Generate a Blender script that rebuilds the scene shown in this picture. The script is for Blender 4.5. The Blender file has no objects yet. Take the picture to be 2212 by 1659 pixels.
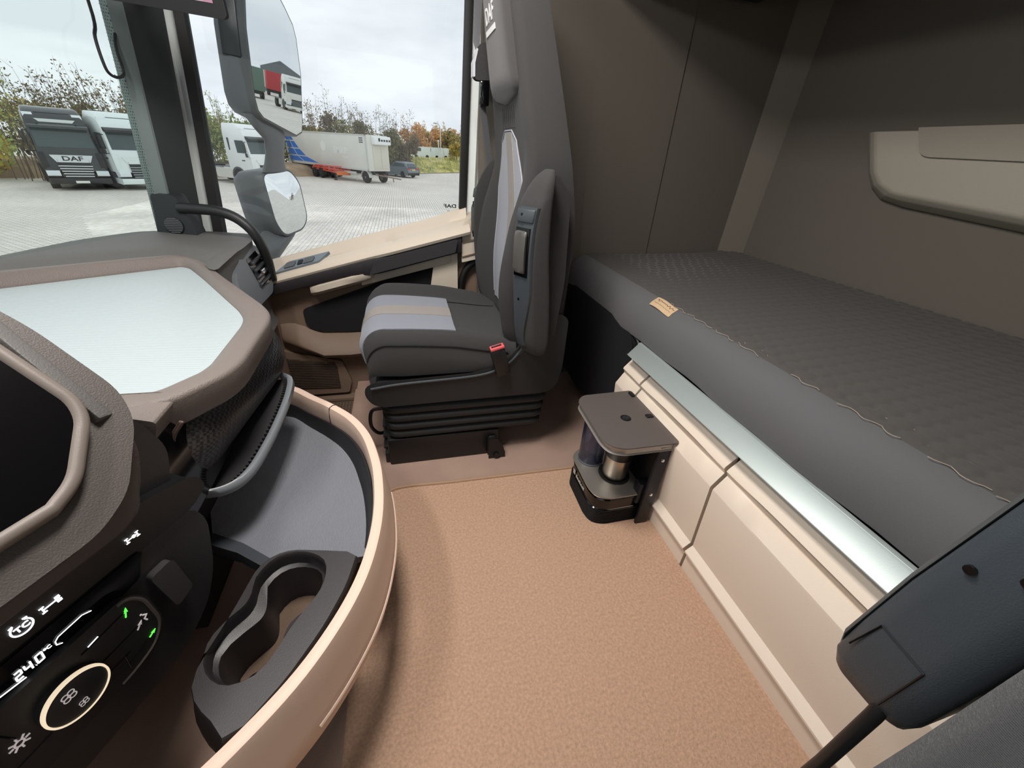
import bpy, bmesh, math, random
from mathutils import Vector as V, Matrix
from math import sin, cos, pi, radians
S = bpy.context.scene
COL = S.collection
random.seed(7)

# ---------------------------------------------------------------- camera, sky, lamps, exposure
cam = bpy.data.objects.new('camera', bpy.data.cameras.new('camera'))
COL.objects.link(cam)
cam.matrix_world = Matrix(((.96788, .07393, -.24030, 0), (-.24346, .51414, -.82243, 0), (.06275, .85451, .51562, 1.1), (0, 0, 0, 1)))
cam.data.sensor_width = 36; cam.data.lens = 13.524; cam.data.clip_start = .01; cam.data.clip_end = 600
S.camera = cam
S.view_settings.view_transform = 'Standard'; S.view_settings.look = 'None'
S.view_settings.gamma = 1; S.view_settings.use_curve_mapping = False
S.view_settings.exposure = 0.0

W = bpy.data.worlds.new('overcast_sky'); S.world = W; W.use_nodes = True
nt = W.node_tree; nt.nodes.clear()
tc = nt.nodes.new('ShaderNodeTexCoord'); mp = nt.nodes.new('ShaderNodeMapping'); mp.inputs['Scale'].default_value = (1.6, 1.6, 5.5)
nz = nt.nodes.new('ShaderNodeTexNoise'); nz.inputs['Scale'].default_value = 2.2; nz.inputs['Detail'].default_value = 5; nz.inputs['Roughness'].default_value = .5
rp = nt.nodes.new('ShaderNodeValToRGB')
rp.color_ramp.elements[0].position = .36; rp.color_ramp.elements[0].color = (.68, .72, .775, 1)
rp.color_ramp.elements[1].position = .62; rp.color_ramp.elements[1].color = (.87, .90, .94, 1)
bg = nt.nodes.new('ShaderNodeBackground'); bg.inputs['Strength'].default_value = 1.2
wo = nt.nodes.new('ShaderNodeOutputWorld')
nt.links.new(tc.outputs['Generated'], mp.inputs['Vector']); nt.links.new(mp.outputs[0], nz.inputs['Vector'])
nt.links.new(nz.outputs['Fac'], rp.inputs['Fac']); nt.links.new(rp.outputs[0], bg.inputs['Color']); nt.links.new(bg.outputs[0], wo.inputs['Surface'])

def area(name, loc, size, power, color, target=None, sizey=None):
    L = bpy.data.lights.new(name, 'AREA'); L.energy = power; L.size = size; L.color = color
    if sizey: L.shape = 'RECTANGLE'; L.size_y = sizey
    o = bpy.data.objects.new(name, L); COL.objects.link(o); o.location = loc
    if target is not None: o.rotation_euler = (V(target) - V(loc)).to_track_quat('-Z', 'Y').to_euler()
    return o
# ceiling lamp with housing, and an unseen header fill added to light vertical faces
area('ceiling_light', (-.06, .78, 2.02), .46, 27, (1, .95, .90), (0, .78, 0), .30)
area('header_fill', (-.66, .50, 1.90), .5, 11, (1, .96, .92), (.75, .65, .15), .12)  # added fill standing in for window light, no known lamp

# ---------------------------------------------------------------- helpers
def lin(c):
    if isinstance(c, str):
        c = tuple(int(c[i:i + 2], 16) for i in (0, 2, 4))
    r = []
    for x in c:
        x = x / 255
        r.append(x / 12.92 if x <= .04045 else ((x + .055) / 1.055) ** 2.4)
    return tuple(r) + (1,)

MATS = {}
def mat(name, col, rough=.6, metal=0, grain=None, var=None, rib=None, spec=None, emit=None, coat=0, alpha=None, trans=0, sheen=0):
    """grain=(scale, strength) fine bump; var=(scale, amount) colour mottling; rib=(scale, strength, direction)"""
    if name in MATS: return MATS[name]
    m = bpy.data.materials.new(name); m.use_nodes = True; MATS[name] = m
    t = m.node_tree; N = t.nodes; L = t.links
    b = N['Principled BSDF']
    b.inputs['Base Color'].default_value = lin(col); b.inputs['Roughness'].default_value = rough; b.inputs['Metallic'].default_value = metal
    if spec is not None: b.inputs['Specular IOR Level'].default_value = spec
    if coat: b.inputs['Coat Weight'].default_value = coat; b.inputs['Coat Roughness'].default_value = .1
    if trans: b.inputs['Transmission Weight'].default_value = trans
    if sheen: b.inputs['Sheen Weight'].default_value = sheen
    if alpha is not None: b.inputs['Alpha'].default_value = alpha
    if emit: b.inputs['Emission Color'].default_value = lin(col); b.inputs['Emission Strength'].default_value = emit
    tc = N.new('ShaderNodeTexCoord')
    if var:
        nz = N.new('ShaderNodeTexNoise'); nz.inputs['Scale'].default_value = var[0]; nz.inputs['Detail'].default_value = 4
        L.new(tc.outputs['Object'], nz.inputs['Vector'])
        mr = N.new('ShaderNodeMapRange'); mr.inputs['From Min'].default_value = .3; mr.inputs['From Max'].default_value = .7
        mr.inputs['To Min'].default_value = 1 - var[1]; mr.inputs['To Max'].default_value = 1 + var[1]
        L.new(nz.outputs['Fac'], mr.inputs['Value'])
        mx = N.new('ShaderNodeMix'); mx.data_type = 'RGBA'; mx.blend_type = 'MULTIPLY'; mx.inputs['Factor'].default_value = 1
        mx.inputs['A'].default_value = lin(col); L.new(mr.outputs[0], mx.inputs['B']); L.new(mx.outputs['Result'], b.inputs['Base Color'])
    prev = None
    if rib:
        wv = N.new('ShaderNodeTexWave'); wv.bands_direction = rib[2]; wv.inputs['Scale'].default_value = rib[0]; wv.inputs['Distortion'].default_value = 0
        L.new(tc.outputs['Object'], wv.inputs['Vector'])
        bp = N.new('ShaderNodeBump'); bp.inputs['Strength'].default_value = rib[1]; bp.inputs['Distance'].default_value = .002
        L.new(wv.outputs['Fac'], bp.inputs['Height']); prev = bp
    if grain:
        nz = N.new('ShaderNodeTexNoise'); nz.inputs['Scale'].default_value = grain[0]; nz.inputs['Detail'].default_value = 2
        L.new(tc.outputs['Object'], nz.inputs['Vector'])
        bp = N.new('ShaderNodeBump'); bp.inputs['Strength'].default_value = grain[1]; bp.inputs['Distance'].default_value = .002
        L.new(nz.outputs['Fac'], bp.inputs['Height'])
        if prev: L.new(prev.outputs[0], bp.inputs['Normal'])
        prev = bp
    if prev: L.new(prev.outputs[0], b.inputs['Normal'])
    return m

def glass(name, tint, gloss=.08):
    m = bpy.data.materials.new(name); m.use_nodes = True; MATS[name] = m
    t = m.node_tree; N = t.nodes; L = t.links; N.clear()
    tr = N.new('ShaderNodeBsdfTransparent'); tr.inputs[0].default_value = lin(tint)
    gl = N.new('ShaderNodeBsdfGlossy'); gl.inputs['Roughness'].default_value = .02
    mx = N.new('ShaderNodeMixShader'); mx.inputs[0].default_value = gloss
    out = N.new('ShaderNodeOutputMaterial')
    L.new(tr.outputs[0], mx.inputs[1]); L.new(gl.outputs[0], mx.inputs[2]); L.new(mx.outputs[0], out.inputs[0])
    return m

class MB:
    def __init__(s, M=None):
        s.bm = bmesh.new(); s.M = M or Matrix()
    def _merge(s, tb, bev=0, seg=2, ang=25):
        if bev:
            tb.normal_update()
            es = [e for e in tb.edges if len(e.link_faces) == 2 and e.calc_face_angle(0) > radians(ang)]
            bmesh.ops.bevel(tb, geom=es, offset=bev, segments=seg, profile=.5, affect='EDGES', clamp_overlap=True)
        bmesh.ops.recalc_face_normals(tb, faces=tb.faces)
        me = bpy.data.meshes.new('tmp'); tb.to_mesh(me); tb.free()
        me.transform(s.M); s.bm.from_mesh(me); bpy.data.meshes.remove(me)
        return s
    def box(s, c, sz, rot=None, bev=0, seg=2):
        tb = bmesh.new(); bmesh.ops.create_cube(tb, size=1)
        R = rot.to_4x4() if rot is not None else Matrix()
        bmesh.ops.transform(tb, matrix=Matrix.Translation(c) @ R @ Matrix.Diagonal((sz[0], sz[1], sz[2], 1)), verts=tb.verts)
        return s._merge(tb, bev, seg)
    def bb(s, a, b, bev=0, seg=2):
        return s.box([(a[i] + b[i]) / 2 for i in range(3)], [abs(b[i] - a[i]) for i in range(3)], None, bev, seg)
    def prism(s, pts, axis, a, b, bev=0, seg=2, ang=25):
        tb = bmesh.new()
        f = {'x': lambda p, t: (t, p[0], p[1]), 'y': lambda p, t: (p[0], t, p[1]), 'z': lambda p, t: (p[0], p[1], t)}[axis]
        A = [tb.verts.new(f(p, a)) for p in pts]; B = [tb.verts.new(f(p, b)) for p in pts]
        n = len(pts); tb.faces.new(A); tb.faces.new(B[::-1])
        for i in range(n): tb.faces.new((A[i], A[(i + 1) % n], B[(i + 1) % n], B[i]))
        return s._merge(tb, bev, seg, ang)
    def loft(s, secs, closed=True, caps=True, bev=0, seg=2, ring=False, ang=25):
        tb = bmesh.new()
        R = [[tb.verts.new(p) for p in sec] for sec in secs]
        n = len(secs[0]); m = len(secs)
        for k in range(m if ring else m - 1):
            a, b = R[k], R[(k + 1) % m]
            for i in range(n if closed else n - 1):
                j = (i + 1) % n
                tb.faces.new((a[i], a[j], b[j], b[i]))
        if caps and closed and not ring:
            tb.faces.new(R[0][::-1]); tb.faces.new(R[-1])
        return s._merge(tb, bev, seg, ang)
    def solid(s, top, off):
        """a quad grid of points given thickness by the vector off (or function of point)"""
        tb = bmesh.new(); h = len(top); w = len(top[0])
        g = off if callable(off) else (lambda p: off)
        A = [[tb.verts.new(p) for p in r] for r in top]
        B = [[tb.verts.new(V(p) + V(g(p))) for p in r] for r in top]
        for i in range(h - 1):
            for j in range(w - 1):
                tb.faces.new((A[i][j], A[i][j + 1], A[i + 1][j + 1], A[i + 1][j]))
                tb.faces.new((B[i][j], B[i + 1][j], B[i + 1][j + 1], B[i][j + 1]))
        for i in range(h - 1):
            tb.faces.new((A[i][0], A[i + 1][0], B[i + 1][0], B[i][0])); tb.faces.new((A[i][-1], B[i][-1], B[i + 1][-1], A[i + 1][-1]))
        for j in range(w - 1):
            tb.faces.new((A[0][j], B[0][j], B[0][j + 1], A[0][j + 1])); tb.faces.new((A[-1][j], A[-1][j + 1], B[-1][j + 1], B[-1][j]))
        return s._merge(tb)
    def tube(s, path, r, n=10, closed=False):
        P = [V(p) for p in path]; m = len(P); secs = []
        up = V((0, 0, 1)); prevx = None
        for i in range(m):
            a = P[i - 1] if (i > 0 or closed) else P[i]; b = P[(i + 1) % m] if (i < m - 1 or closed) else P[i]
            t = (b - a).normalized()
            if prevx is None:
                prevx = t.cross(up) if abs(t.dot(up)) < .95 else t.cross(V((1, 0, 0)))
            x = (prevx - t * prevx.dot(t)).normalized(); prevx = x; y = t.cross(x)
            rr = r[i] if isinstance(r, (list, tuple)) else r
            secs.append([P[i] + x * rr * cos(2 * pi * k / n) + y * rr * sin(2 * pi * k / n) for k in range(n)])
        return s.loft(secs, ring=closed)
    def cyl(s, a, b, r, r2=None, n=24, bev=0):
        a, b = V(a), V(b); t = (b - a).normalized()
        x = t.orthogonal().normalized(); y = t.cross(x); r2 = r if r2 is None else r2
        f = lambda c, q: [c + x * q * cos(2 * pi * k / n) + y * q * sin(2 * pi * k / n) for k in range(n)]
        return s.loft([f(a, r), f(b, r2)], bev=bev)
    def lathe(s, prof, c, axis=(0, 0, 1), n=32, caps=True):
        t = V(axis).normalized(); x = t.orthogonal().normalized(); y = t.cross(x); c = V(c)
        return s.loft([[c + t * z + (x * cos(2 * pi * k / n) + y * sin(2 * pi * k / n)) * max(r, 1e-4) for k in range(n)] for r, z in prof], caps=caps)
    def ball(s, c, r, n=16):
        tb = bmesh.new(); bmesh.ops.create_uvsphere(tb, u_segments=n, v_segments=n // 2 + 2, radius=1)
        r = r if isinstance(r, (tuple, list)) else (r, r, r)
        bmesh.ops.transform(tb, matrix=Matrix.Translation(c) @ Matrix.Diagonal((r[0], r[1], r[2], 1)), verts=tb.verts)
        return s._merge(tb)
    def quad(s, pts):
        tb = bmesh.new(); tb.faces.new([tb.verts.new(p) for p in pts]); return s._merge(tb)

def wl(o):
    l = V((0, 0, 0))
    while o: l += o.location; o = o.parent
    return l
def mesh_obj(name, me, m, parent):
    o = bpy.data.objects.new(name, me); COL.objects.link(o)
    if m is not None: me.materials.append(m)
    if parent is not None:
        me.transform(Matrix.Translation(-wl(parent))); o.parent = parent
    return o
def obj(name, mb, m, parent=None, smooth=38, sub=0):
    me = bpy.data.meshes.new(name); mb.bm.to_mesh(me); mb.bm.free()
    if smooth: me.shade_smooth(); me.set_sharp_from_angle(angle=radians(smooth))
    o = mesh_obj(name, me, m, parent)
    if sub:
        md = o.modifiers.new('smooth', 'SUBSURF'); md.levels = sub; md.render_levels = sub
    return o
def tag(o, label=None, cat=None, group=None, kind=None):
    if label: o['label'] = label
    if cat: o['category'] = cat
    if group: o['group'] = group
    if kind: o['kind'] = kind
    return o
def thing(name, label, cat, loc=(0, 0, 0), group=None):
    o = bpy.data.objects.new(name, None); COL.objects.link(o); o.location = loc; o.empty_display_size = .1
    return tag(o, label, cat, group)
def struct(name, mb, m, parent=None, label=None, smooth=38):
    o = obj(name, mb, m, parent, smooth)
    if parent is None: tag(o, label, None, None, 'structure')
    return o
def copy_tree(o, parent=None):
    c = o.copy(); COL.objects.link(c)
    if parent: c.parent = parent
    for ch in list(o.children): copy_tree(ch, c)
    return c
def textobj(name, body, size, M, m, parent, extrude=.0006, bold=0, align='CENTER', shear=0, sx=1):
    cu = bpy.data.curves.new('txt', 'FONT'); cu.body = body; cu.size = size; cu.extrude = extrude; cu.offset = bold
    cu.align_x = align; cu.align_y = 'CENTER'; cu.shear = shear; cu.resolution_u = 3
    t = bpy.data.objects.new('txt', cu); COL.objects.link(t)
    me = bpy.data.meshes.new_from_object(t); bpy.data.objects.remove(t); bpy.data.curves.remove(cu)
    me.materials.clear()
    me.transform(M @ Matrix.Diagonal((sx, 1, 1, 1))); me.name = name
    return mesh_obj(name, me, m, parent)
def frame(o, x, y):
    """matrix with origin o, local x along x, local y near y"""
    x = V(x).normalized(); y = V(y); z = x.cross(y).normalized(); y = z.cross(x)
    return Matrix(((x.x, y.x, z.x, o[0]), (x.y, y.y, z.y, o[1]), (x.z, y.z, z.z, o[2]), (0, 0, 0, 1)))
def cr(pts, n=6, closed=False):
    P = [V(p) for p in pts]; m = len(P); out = []
    for i in range(m if closed else m - 1):
        p0 = P[i - 1] if (i > 0 or closed) else P[0] * 2 - P[1]
        p1 = P[i]; p2 = P[(i + 1) % m]; p3 = P[(i + 2) % m] if (i + 2 < m or closed) else P[-1] * 2 - P[-2]
        for k in range(n):
            t = k / n
            out.append(.5 * ((2 * p1) + (p2 - p0) * t + (2 * p0 - 5 * p1 + 4 * p2 - p3) * t * t + (3 * p1 - p0 - 3 * p2 + p3) * t ** 3))
    if not closed: out.append(P[-1].copy())
    return out
def rpoly(pts, r, seg=4):
    """2D polygon with rounded corners; r a number or one per corner"""
    out = []; n = len(pts)
    for i in range(n):
        p = V((pts[i][0], pts[i][1])); a = V((pts[i - 1][0], pts[i - 1][1])); b = V((pts[(i + 1) % n][0], pts[(i + 1) % n][1]))
        rr = r[i] if isinstance(r, (list, tuple)) else r
        da, db = (a - p), (b - p); la, lb = da.length, db.length; da.normalize(); db.normalize()
        d = min(rr, la * .45, lb * .45)
        if d < 1e-5: out.append((p.x, p.y)); continue
        A = p + da * d; B = p + db * d
        for k in range(seg + 1):
            t = k / seg; q = A * (1 - t) ** 2 + p * 2 * t * (1 - t) + B * t * t
            out.append((q.x, q.y))
    return out
def offs(pts, d):
    """miter offset of a 2D polygon (positive = outward for counter-clockwise)"""
    out = []; n = len(pts)
    for i in range(n):
        p = V(pts[i][:2]); a = V(pts[i - 1][:2]); b = V(pts[(i + 1) % n][:2])
        e1 = (p - a); e2 = (b - p)
        n1 = V((e1.y, -e1.x)).normalized() if e1.length > 1e-9 else V((0, 0)); n2 = V((e2.y, -e2.x)).normalized() if e2.length > 1e-9 else n1
        mm = (n1 + n2)
        if mm.length < 1e-6: mm = n1
        mm.normalize(); c = max(.35, mm.dot(n1))
        q = p + mm * d / c; out.append((q.x, q.y))
    return out
def sm(a, b, x):
    t = max(0, min(1, (x - a) / (b - a))); return t * t * (3 - 2 * t)
# ---------------------------------------------------------------- materials
beige = mat('beige_plastic', 'cbbfaf', .55, grain=(500, .12))
taupe = mat('shaded_beige_plastic', '7a6657', .6, grain=(500, .15))  # beige plastic again, with the low shade put into its colour
cream = mat('cream_plastic', 'e4d5c5', .5, grain=(500, .1))
rim_m = mat('tray_rim_plastic', 'dcc1af', .5, grain=(600, .1))
dashm = mat('dash_plastic', '716863', .55, grain=(420, .55))
hoodm = mat('dash_hood_plastic', '5f5d5b', .6, grain=(420, .4))
darkp = mat('dark_plastic', '2b2a2b', .5, grain=(500, .2))
blackp = mat('black_plastic', '141416', .4, grain=(500, .1))
glossb = mat('gloss_black', '08080a', .12)
rubber = mat('black_rubber', '121314', .6)
greyp = mat('grey_plastic', '55585c', .5, grain=(600, .15))
slate = mat('slate_plastic', '3a3f44', .45, grain=(600, .15))
alu = mat('brushed_aluminium', 'b8c2c1', .5, .5, grain=(300, .04))
chrome = mat('chrome', 'd8d8d8', .15, 1)
steel = mat('brushed_steel', 'b9b2a6', .28, 1)
silver = mat('silver_plastic', '9a938c', .4, .3)
fabric_d = mat('dark_seat_fabric', '353434', .95, grain=(900, .5), sheen=.03)
fabric_g = mat('grey_seat_fabric', '7c7f89', .95, grain=(900, .4), sheen=.2)
fabric_s = mat('stripe_fabric', '96908b', .95, rib=(160, .5, 'Y'), grain=(900, .4))
fabric_b = mat('mattress_side_fabric', '5c5c5e', .95, grain=(800, .3), sheen=.15)
wallf = mat('wall_fabric', '68625a', .95, grain=(600, .3))
carpet = mat('brown_carpet', 'b9977f', .9, grain=(260, .9), var=(150, .16))
floorm = mat('brown_floor_covering', 'a2887a', .85, grain=(300, .5), var=(5, .08))
whitep = mat('white_body_paint', 'dfe6e4', .35, coat=.3)
ledw = mat('display_light', 'f4f4f6', .5, emit=1.6)
ledg = mat('green_indicator', '58e04a', .5, emit=1.3)
ledo = mat('warm_ring_light', 'e9d6b8', .5, emit=.9)

# ---------------------------------------------------------------- cab shell
m = MB(); m.bb((-.30, -.5, -.05), (1.80, 1.90, 0))
fl = struct('floor', m, floorm, None, 'brown rubbery cab floor under the seat and along the bunk')
m = MB(); m.bb((-1.15, -.5, -.16), (-.30, 1.93, -.11)); m.bb((-.32, -.5, -.13), (-.30, 1.93, -.05))
obj('footwell', m, floorm, fl)
gm = mat('footwell_mat_rubber', '6b5a4c', .8, grain=(300, .3))
m = MB()
m.bb((-.72, 1.15, -.115), (-.315, 1.86, -.10))
for i in range(26): m.bb((-.71 + i * .0155, 1.16, -.102), (-.702 + i * .0155, 1.85, -.094))
for j in range(40): m.bb((-.71, 1.165 + j * .0175, -.1), (-.32, 1.171 + j * .0175, -.092))
tag(obj('footwell_grating', m, gm, fl, 0), 'ribbed brown rubber grating in the footwell', kind='stuff')

# walls of the sleeper
m = MB(); m.prism([(-.5, 0), (1.80, 0), (1.80, 2.15), (-.5, 2.15)], 'x', 1.75, 1.79)
wb = struct('wall_back', m, wallf, None, 'dark taupe felt-lined back wall behind the bunk')
m = MB(); m.prism([(.33, 0), (1.78, 0), (1.78, 2.15), (.33, 2.15)], 'y', 1.85, 1.89)
m.prism([(.85, .62), (1.21, .62), (1.17, 2.1), (.74, 2.1)], 'y', 1.842, 1.86, .006)
wr = struct('wall_right', m, wallf, None, 'dark taupe felt-lined wall at the foot end of the bunk')
m = MB(); m.loft([[(1.66, 1.86, z), (1.663, 1.845, z), (1.672, 1.836, z), (1.742, 1.766, z), (1.75, 1.76, z), (1.76, 1.755, z), (1.78, 1.87, z)] for z in (.6, 2.15)])
struct('trim_3', m, mat('wall_corner_trim', '726c63', .9, grain=(500, .2)), None, 'lighter vertical corner strip between bunk walls')
m = MB(); m.bb((-1.25, -.55, 2.10), (1.80, 1.95, 2.15))
ceil = struct('ceiling', m, mat('headliner', '8d867c', .9), None, 'pale cab headliner')
m = MB()
m.prism([(-1.2, -.2), (1.8, -.2), (1.8, 2.15), (.35, 2.15), (.3, 1.75), (.25, .85), (-.72, .6), (-.66, 1.75), (-.9, 2.15), (-1.2, 2.15), (-1.2, .3)][:2] + [(1.8, 2.15), (.35, 2.15), (.35, .8), (-.75, .6), (-.6, 1.75), (.35, 1.75), (.35, 2.15), (-1.2, 2.15)], 'y', -.54, -.5)
struct('wall_left', m, beige, None, 'driver side wall with its window opening')
m = MB(); m.bb((-1.25, -.55, -.2), (-1.18, 1.95, .66)); m.bb((-1.1, -.55, 1.95), (-.7, 1.95, 2.15))
struct('wall_front', m, darkp, None, 'bulkhead below the windscreen')
m = MB(); m.prism(rpoly([(-.32, .60), (.20, .60), (.20, .96), (-.32, .96)], .03), 'z', 2.05, 2.10)
t = tag(obj('lamp_housing', m, darkp), 'ceiling lamp housing above the aisle', 'lamp')
m = MB(); m.prism(rpoly([(-.30, .62), (.18, .62), (.18, .94), (-.30, .94)], .02), 'z', 2.042, 2.052); obj('diffuser', m, mat('lamp_diffuser', 'fff0dc', .5, emit=2), t)
m = MB(); m.bb((-1.05, -.45, 1.93), (-.62, 1.80, 2.10), .03); hs = tag(obj('overhead_shelf', m, darkp), 'dark overhead shelf above the windscreen', 'shelf')
m = MB(); m.prism(rpoly([(-.73, .24), (-.62, .24), (-.62, .76), (-.73, .76)], .01), 'z', 1.922, 1.935); obj('lamp_diffuser', m, MATS['lamp_diffuser'], hs)  # glowing panel added under the shelf for the made-up header fill
m = MB(); m.bb((.72, -.5, 1.67), (1.46, 1.84, 1.80), .03)
tag(obj('wall_shade_slab', m, darkp), 'unseen slab added above the mattress to shade the back wall', 'bunk')  # added light blocker, out of view, keeping lamp light off the upper wall
# storage pocket on the back wall
pk = thing('wall_pocket', 'pale moulded storage pocket on the dark bunk back wall', 'pocket', (1.75, .6, 1.12))
def pocket_pts(d, s):
    q = [(1.367 - s, 1.246), (1.30 - s, 1.12), (1.262 - s, 1.07 + .2 * s), (1.21 - s, 1.035 + .4 * s), (1.12, 1.018 + .6 * s), (.78, .992 + .6 * s), (-.3, .93 + .6 * s), (-.3, 1.246)]
    return [(1.75 - d, y, z) for y, z in q]
m = MB(); m.loft([pocket_pts(-.003, 0), pocket_pts(.012, .0), pocket_pts(.05, .035), pocket_pts(.066, .06), pocket_pts(.07, .075)], bev=.006, seg=3, ang=12)
obj('pocket_body', m, mat('pocket_plastic', 'a39d91', .7, grain=(500, .2)), pk)
m = MB(); m.prism(rpoly([(1.15, 1.25), (1.11, 1.175), (-.2, 1.15), (-.2, 1.25)], [.0, .03, 0, 0]), 'x', 1.672, 1.685, .004)
obj('pocket_lip', m, mat('pocket_lip_plastic', '979084', .7, grain=(500, .2)), pk)

# ---------------------------------------------------------------- windscreen, pillars, side window
def wx(y, z): t = (y - .72) / 1.12; return -1.10 + .21 * t * t + .123 * (z - .745)
gw = glass('windscreen_glass', 'f0f9f5', .04)
m = MB(); ys = [-.48 + 2.33 * i / 24 for i in range(25)]
m.loft([[(wx(y, z), y, z) for y in ys] for z in (.66, 1.0, 1.4, 1.75, 1.97)], closed=False)
w1 = struct('window_1', m, gw, None, 'large green tinted windscreen')
dots = MB(); tb = dots.bm
for r in range(6):
    for k in range(150):
        z = .70 + k * .0082; y = 1.842 - r * .0072 - (.0036 if k % 2 else 0) ; q = .0034 * (1 - r * .13)
        x = wx(y, z) + .002
        c = [tb.verts.new((x + .0, y + q * cos(a) , z + q * sin(a))) for a in (0, pi / 3, 2 * pi / 3, pi, 4 * pi / 3, 5 * pi / 3)]
        tb.faces.new(c)
tag(obj('frit_dots', dots, blackp, w1, 0), 'black dotted border printed along the glass edge', kind='stuff')
# right A pillar
ap = mat('pillar_light_trim', '6f7b7a', .6, grain=(500, .2)); ad = mat('pillar_dark_trim', '24282a', .7, grain=(500, .2))
def zl(z, a, b, z0=.74, z1=1.43):
    t = (z - z0) / (z1 - z0); return [a[i] + (b[i] - a[i]) * t for i in range(2)]
zz = (.66, .74, 1.1, 1.43, 2.1)
m = MB()
m.loft([[tuple(zl(z, a, b)) + (z,) for a, b in (((-.915, 1.835), (-.83, 1.83)), ((-.895, 1.828), (-.808, 1.825)), ((-.855, 1.838), (-.782, 1.845)), ((-.85, 1.86), (-.776, 1.865)), ((-.93, 1.93), (-.84, 1.93)))] for z in zz])
pil = struct('trim_1', m, ap, None, 'windscreen pillar with grey and dark trim')
m = MB()
m.loft([[tuple(zl(z, a, b)) + (z,) for a, b in (((-.856, 1.846), (-.783, 1.85)), ((-.80, 1.895), (-.705, 1.90)), ((-.79, 1.91), (-.70, 1.915)), ((-.84, 1.96), (-.75, 1.96)), ((-.9, 1.93), (-.82, 1.92)))] for z in zz])
obj('dark_trim', m, ad, pil)
m = MB()
m.loft([[tuple(zl(z, a, b)) + (z,) for a, b in (((-.82, 1.955), (-.74, 1.955)), ((-.80, 1.985), (-.722, 1.99)), ((-.772, 1.99), (-.702, 1.995)), ((-.78, 2.03), (-.71, 2.03)), ((-.84, 2.03), (-.77, 2.03)))] for z in zz])
obj('body_strip', m, whitep, pil)

# ---------------------------------------------------------------- passenger door
def zi(x): return .564 + .264 * (x + .594)
def zo(x): return .621 + .272 * (x + .582) + .014 * sm(.10, .30, x)
dr = bpy.data.objects.new('door_1', None); COL.objects.link(dr); dr.location = (-.2, 1.95, -.1); tag(dr, 'passenger door with beige sill, black trim band and dark insert', None, None, 'structure')
# inner panel
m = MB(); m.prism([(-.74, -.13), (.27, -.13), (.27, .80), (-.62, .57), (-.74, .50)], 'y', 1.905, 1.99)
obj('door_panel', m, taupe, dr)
# sill with its shallow grip groove
secs = []
for i in range(41):
    x = -.605 + .888 * i / 40
    a, b = zi(x), zo(x); g = .042 * sm(-.36, -.33, x) * (1 - sm(-.10, -.03, x))
    w = .012 * sm(-.17, -.05, x)
    secs.append([(x, 2.0, b - .05), (x, 1.975, b), (x, 1.945, b - .006 - .35 * g), (x, 1.925, a + .028 - g), (x, 1.895, a + .024 - g), (x, 1.880, a + .021), (x, 1.845 - w, a + .012), (x, 1.826 - w, a + .002), (x, 1.82 - w, a - .012), (x, 1.826 - w, a - .024), (x, 1.92, a - .03)])
m = MB(); m.loft(secs)
obj('sill', m, beige, dr, 50)
# black band under the sill
def band(x0, x1, top, bot, y0, y1, n=14, bev=.004):
    mm = MB(); ss = []
    for i in range(n + 1):
        x = x0 + (x1 - x0) * i / n
        ss.append([(x, y0, top(x)), (x, y0, bot(x)), (x, y1, bot(x) - .004), (x, y1, top(x) + .004)])
    mm.loft(ss, bev=bev); return mm
bandm = mat('door_band_plastic', '262225', .55, grain=(500, .2))
obj('trim_band', band(-.61, .246, lambda x: zi(x) - .020, lambda x: zi(x) - .066 - .028 * sm(-.26, -.14, x) + .0 * x, 1.822, 1.92), bandm, dr)
pad = [(-.135, zi(-.135) - .030), (-.165, zi(-.165) - .082), (.215, zi(.215) - .083), (.225, zi(.225) - .032)]
m = MB(); m.prism(rpoly(pad, .006), 'y', 1.803, 1.83, .003)
obj('armrest_pad', m, mat('door_pad_fabric', '302d30', .9, grain=(700, .4)), dr)
# pull handle scoop and beige lower band
m = MB()
hs = []
for x, t in ((-.435, .0), (-.425, .8), (-.39, 1), (-.3, 1), (-.2, 1), (-.165, .85), (-.14, .3)):
    b = zi(x) - .082
    hs.append([(x, 1.92, b + .012), (x, 1.90 - .06 * t, b + .012), (x, 1.895 - .075 * t, b + .005), (x, 1.892 - .072 * t, b - .02), (x, 1.90 - .03 * t, b - .045), (x, 1.92, b - .052)])
m.loft(hs); obj('pull_handle', m, beige, dr, 60)
obj('handle_recess', band(-.43, -.17, lambda x: zi(x) - .064, lambda x: zi(x) - .088, 1.885, 1.915), blackp, dr)
obj('lower_band', band(-.21, .20, lambda x: zi(x) - .092, lambda x: zi(x) - .138 - .01 * x, 1.858, 1.915), beige, dr)
m = MB(); m.prism([(.13, .655), (.225, .70), (.225, .30), (.07, .30)], 'y', 1.862, 1.92, .006)
obj('end_post', m, beige, dr)
# dark felt insert and its frame
ins = [(-.488, .409), (.155, .635), (.10, .48), (.03, .30), (-.10, .29), (-.30, .295), (-.44, .30), (-.484, .325)]
m = MB(); m.prism(rpoly(ins, .02), 'y', 1.893, 1.91, .004)
obj('felt_insert', m, mat('door_felt', '17171b', 1, grain=(800, .4)), dr)
fr = offs(ins[::-1], .03)
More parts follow.
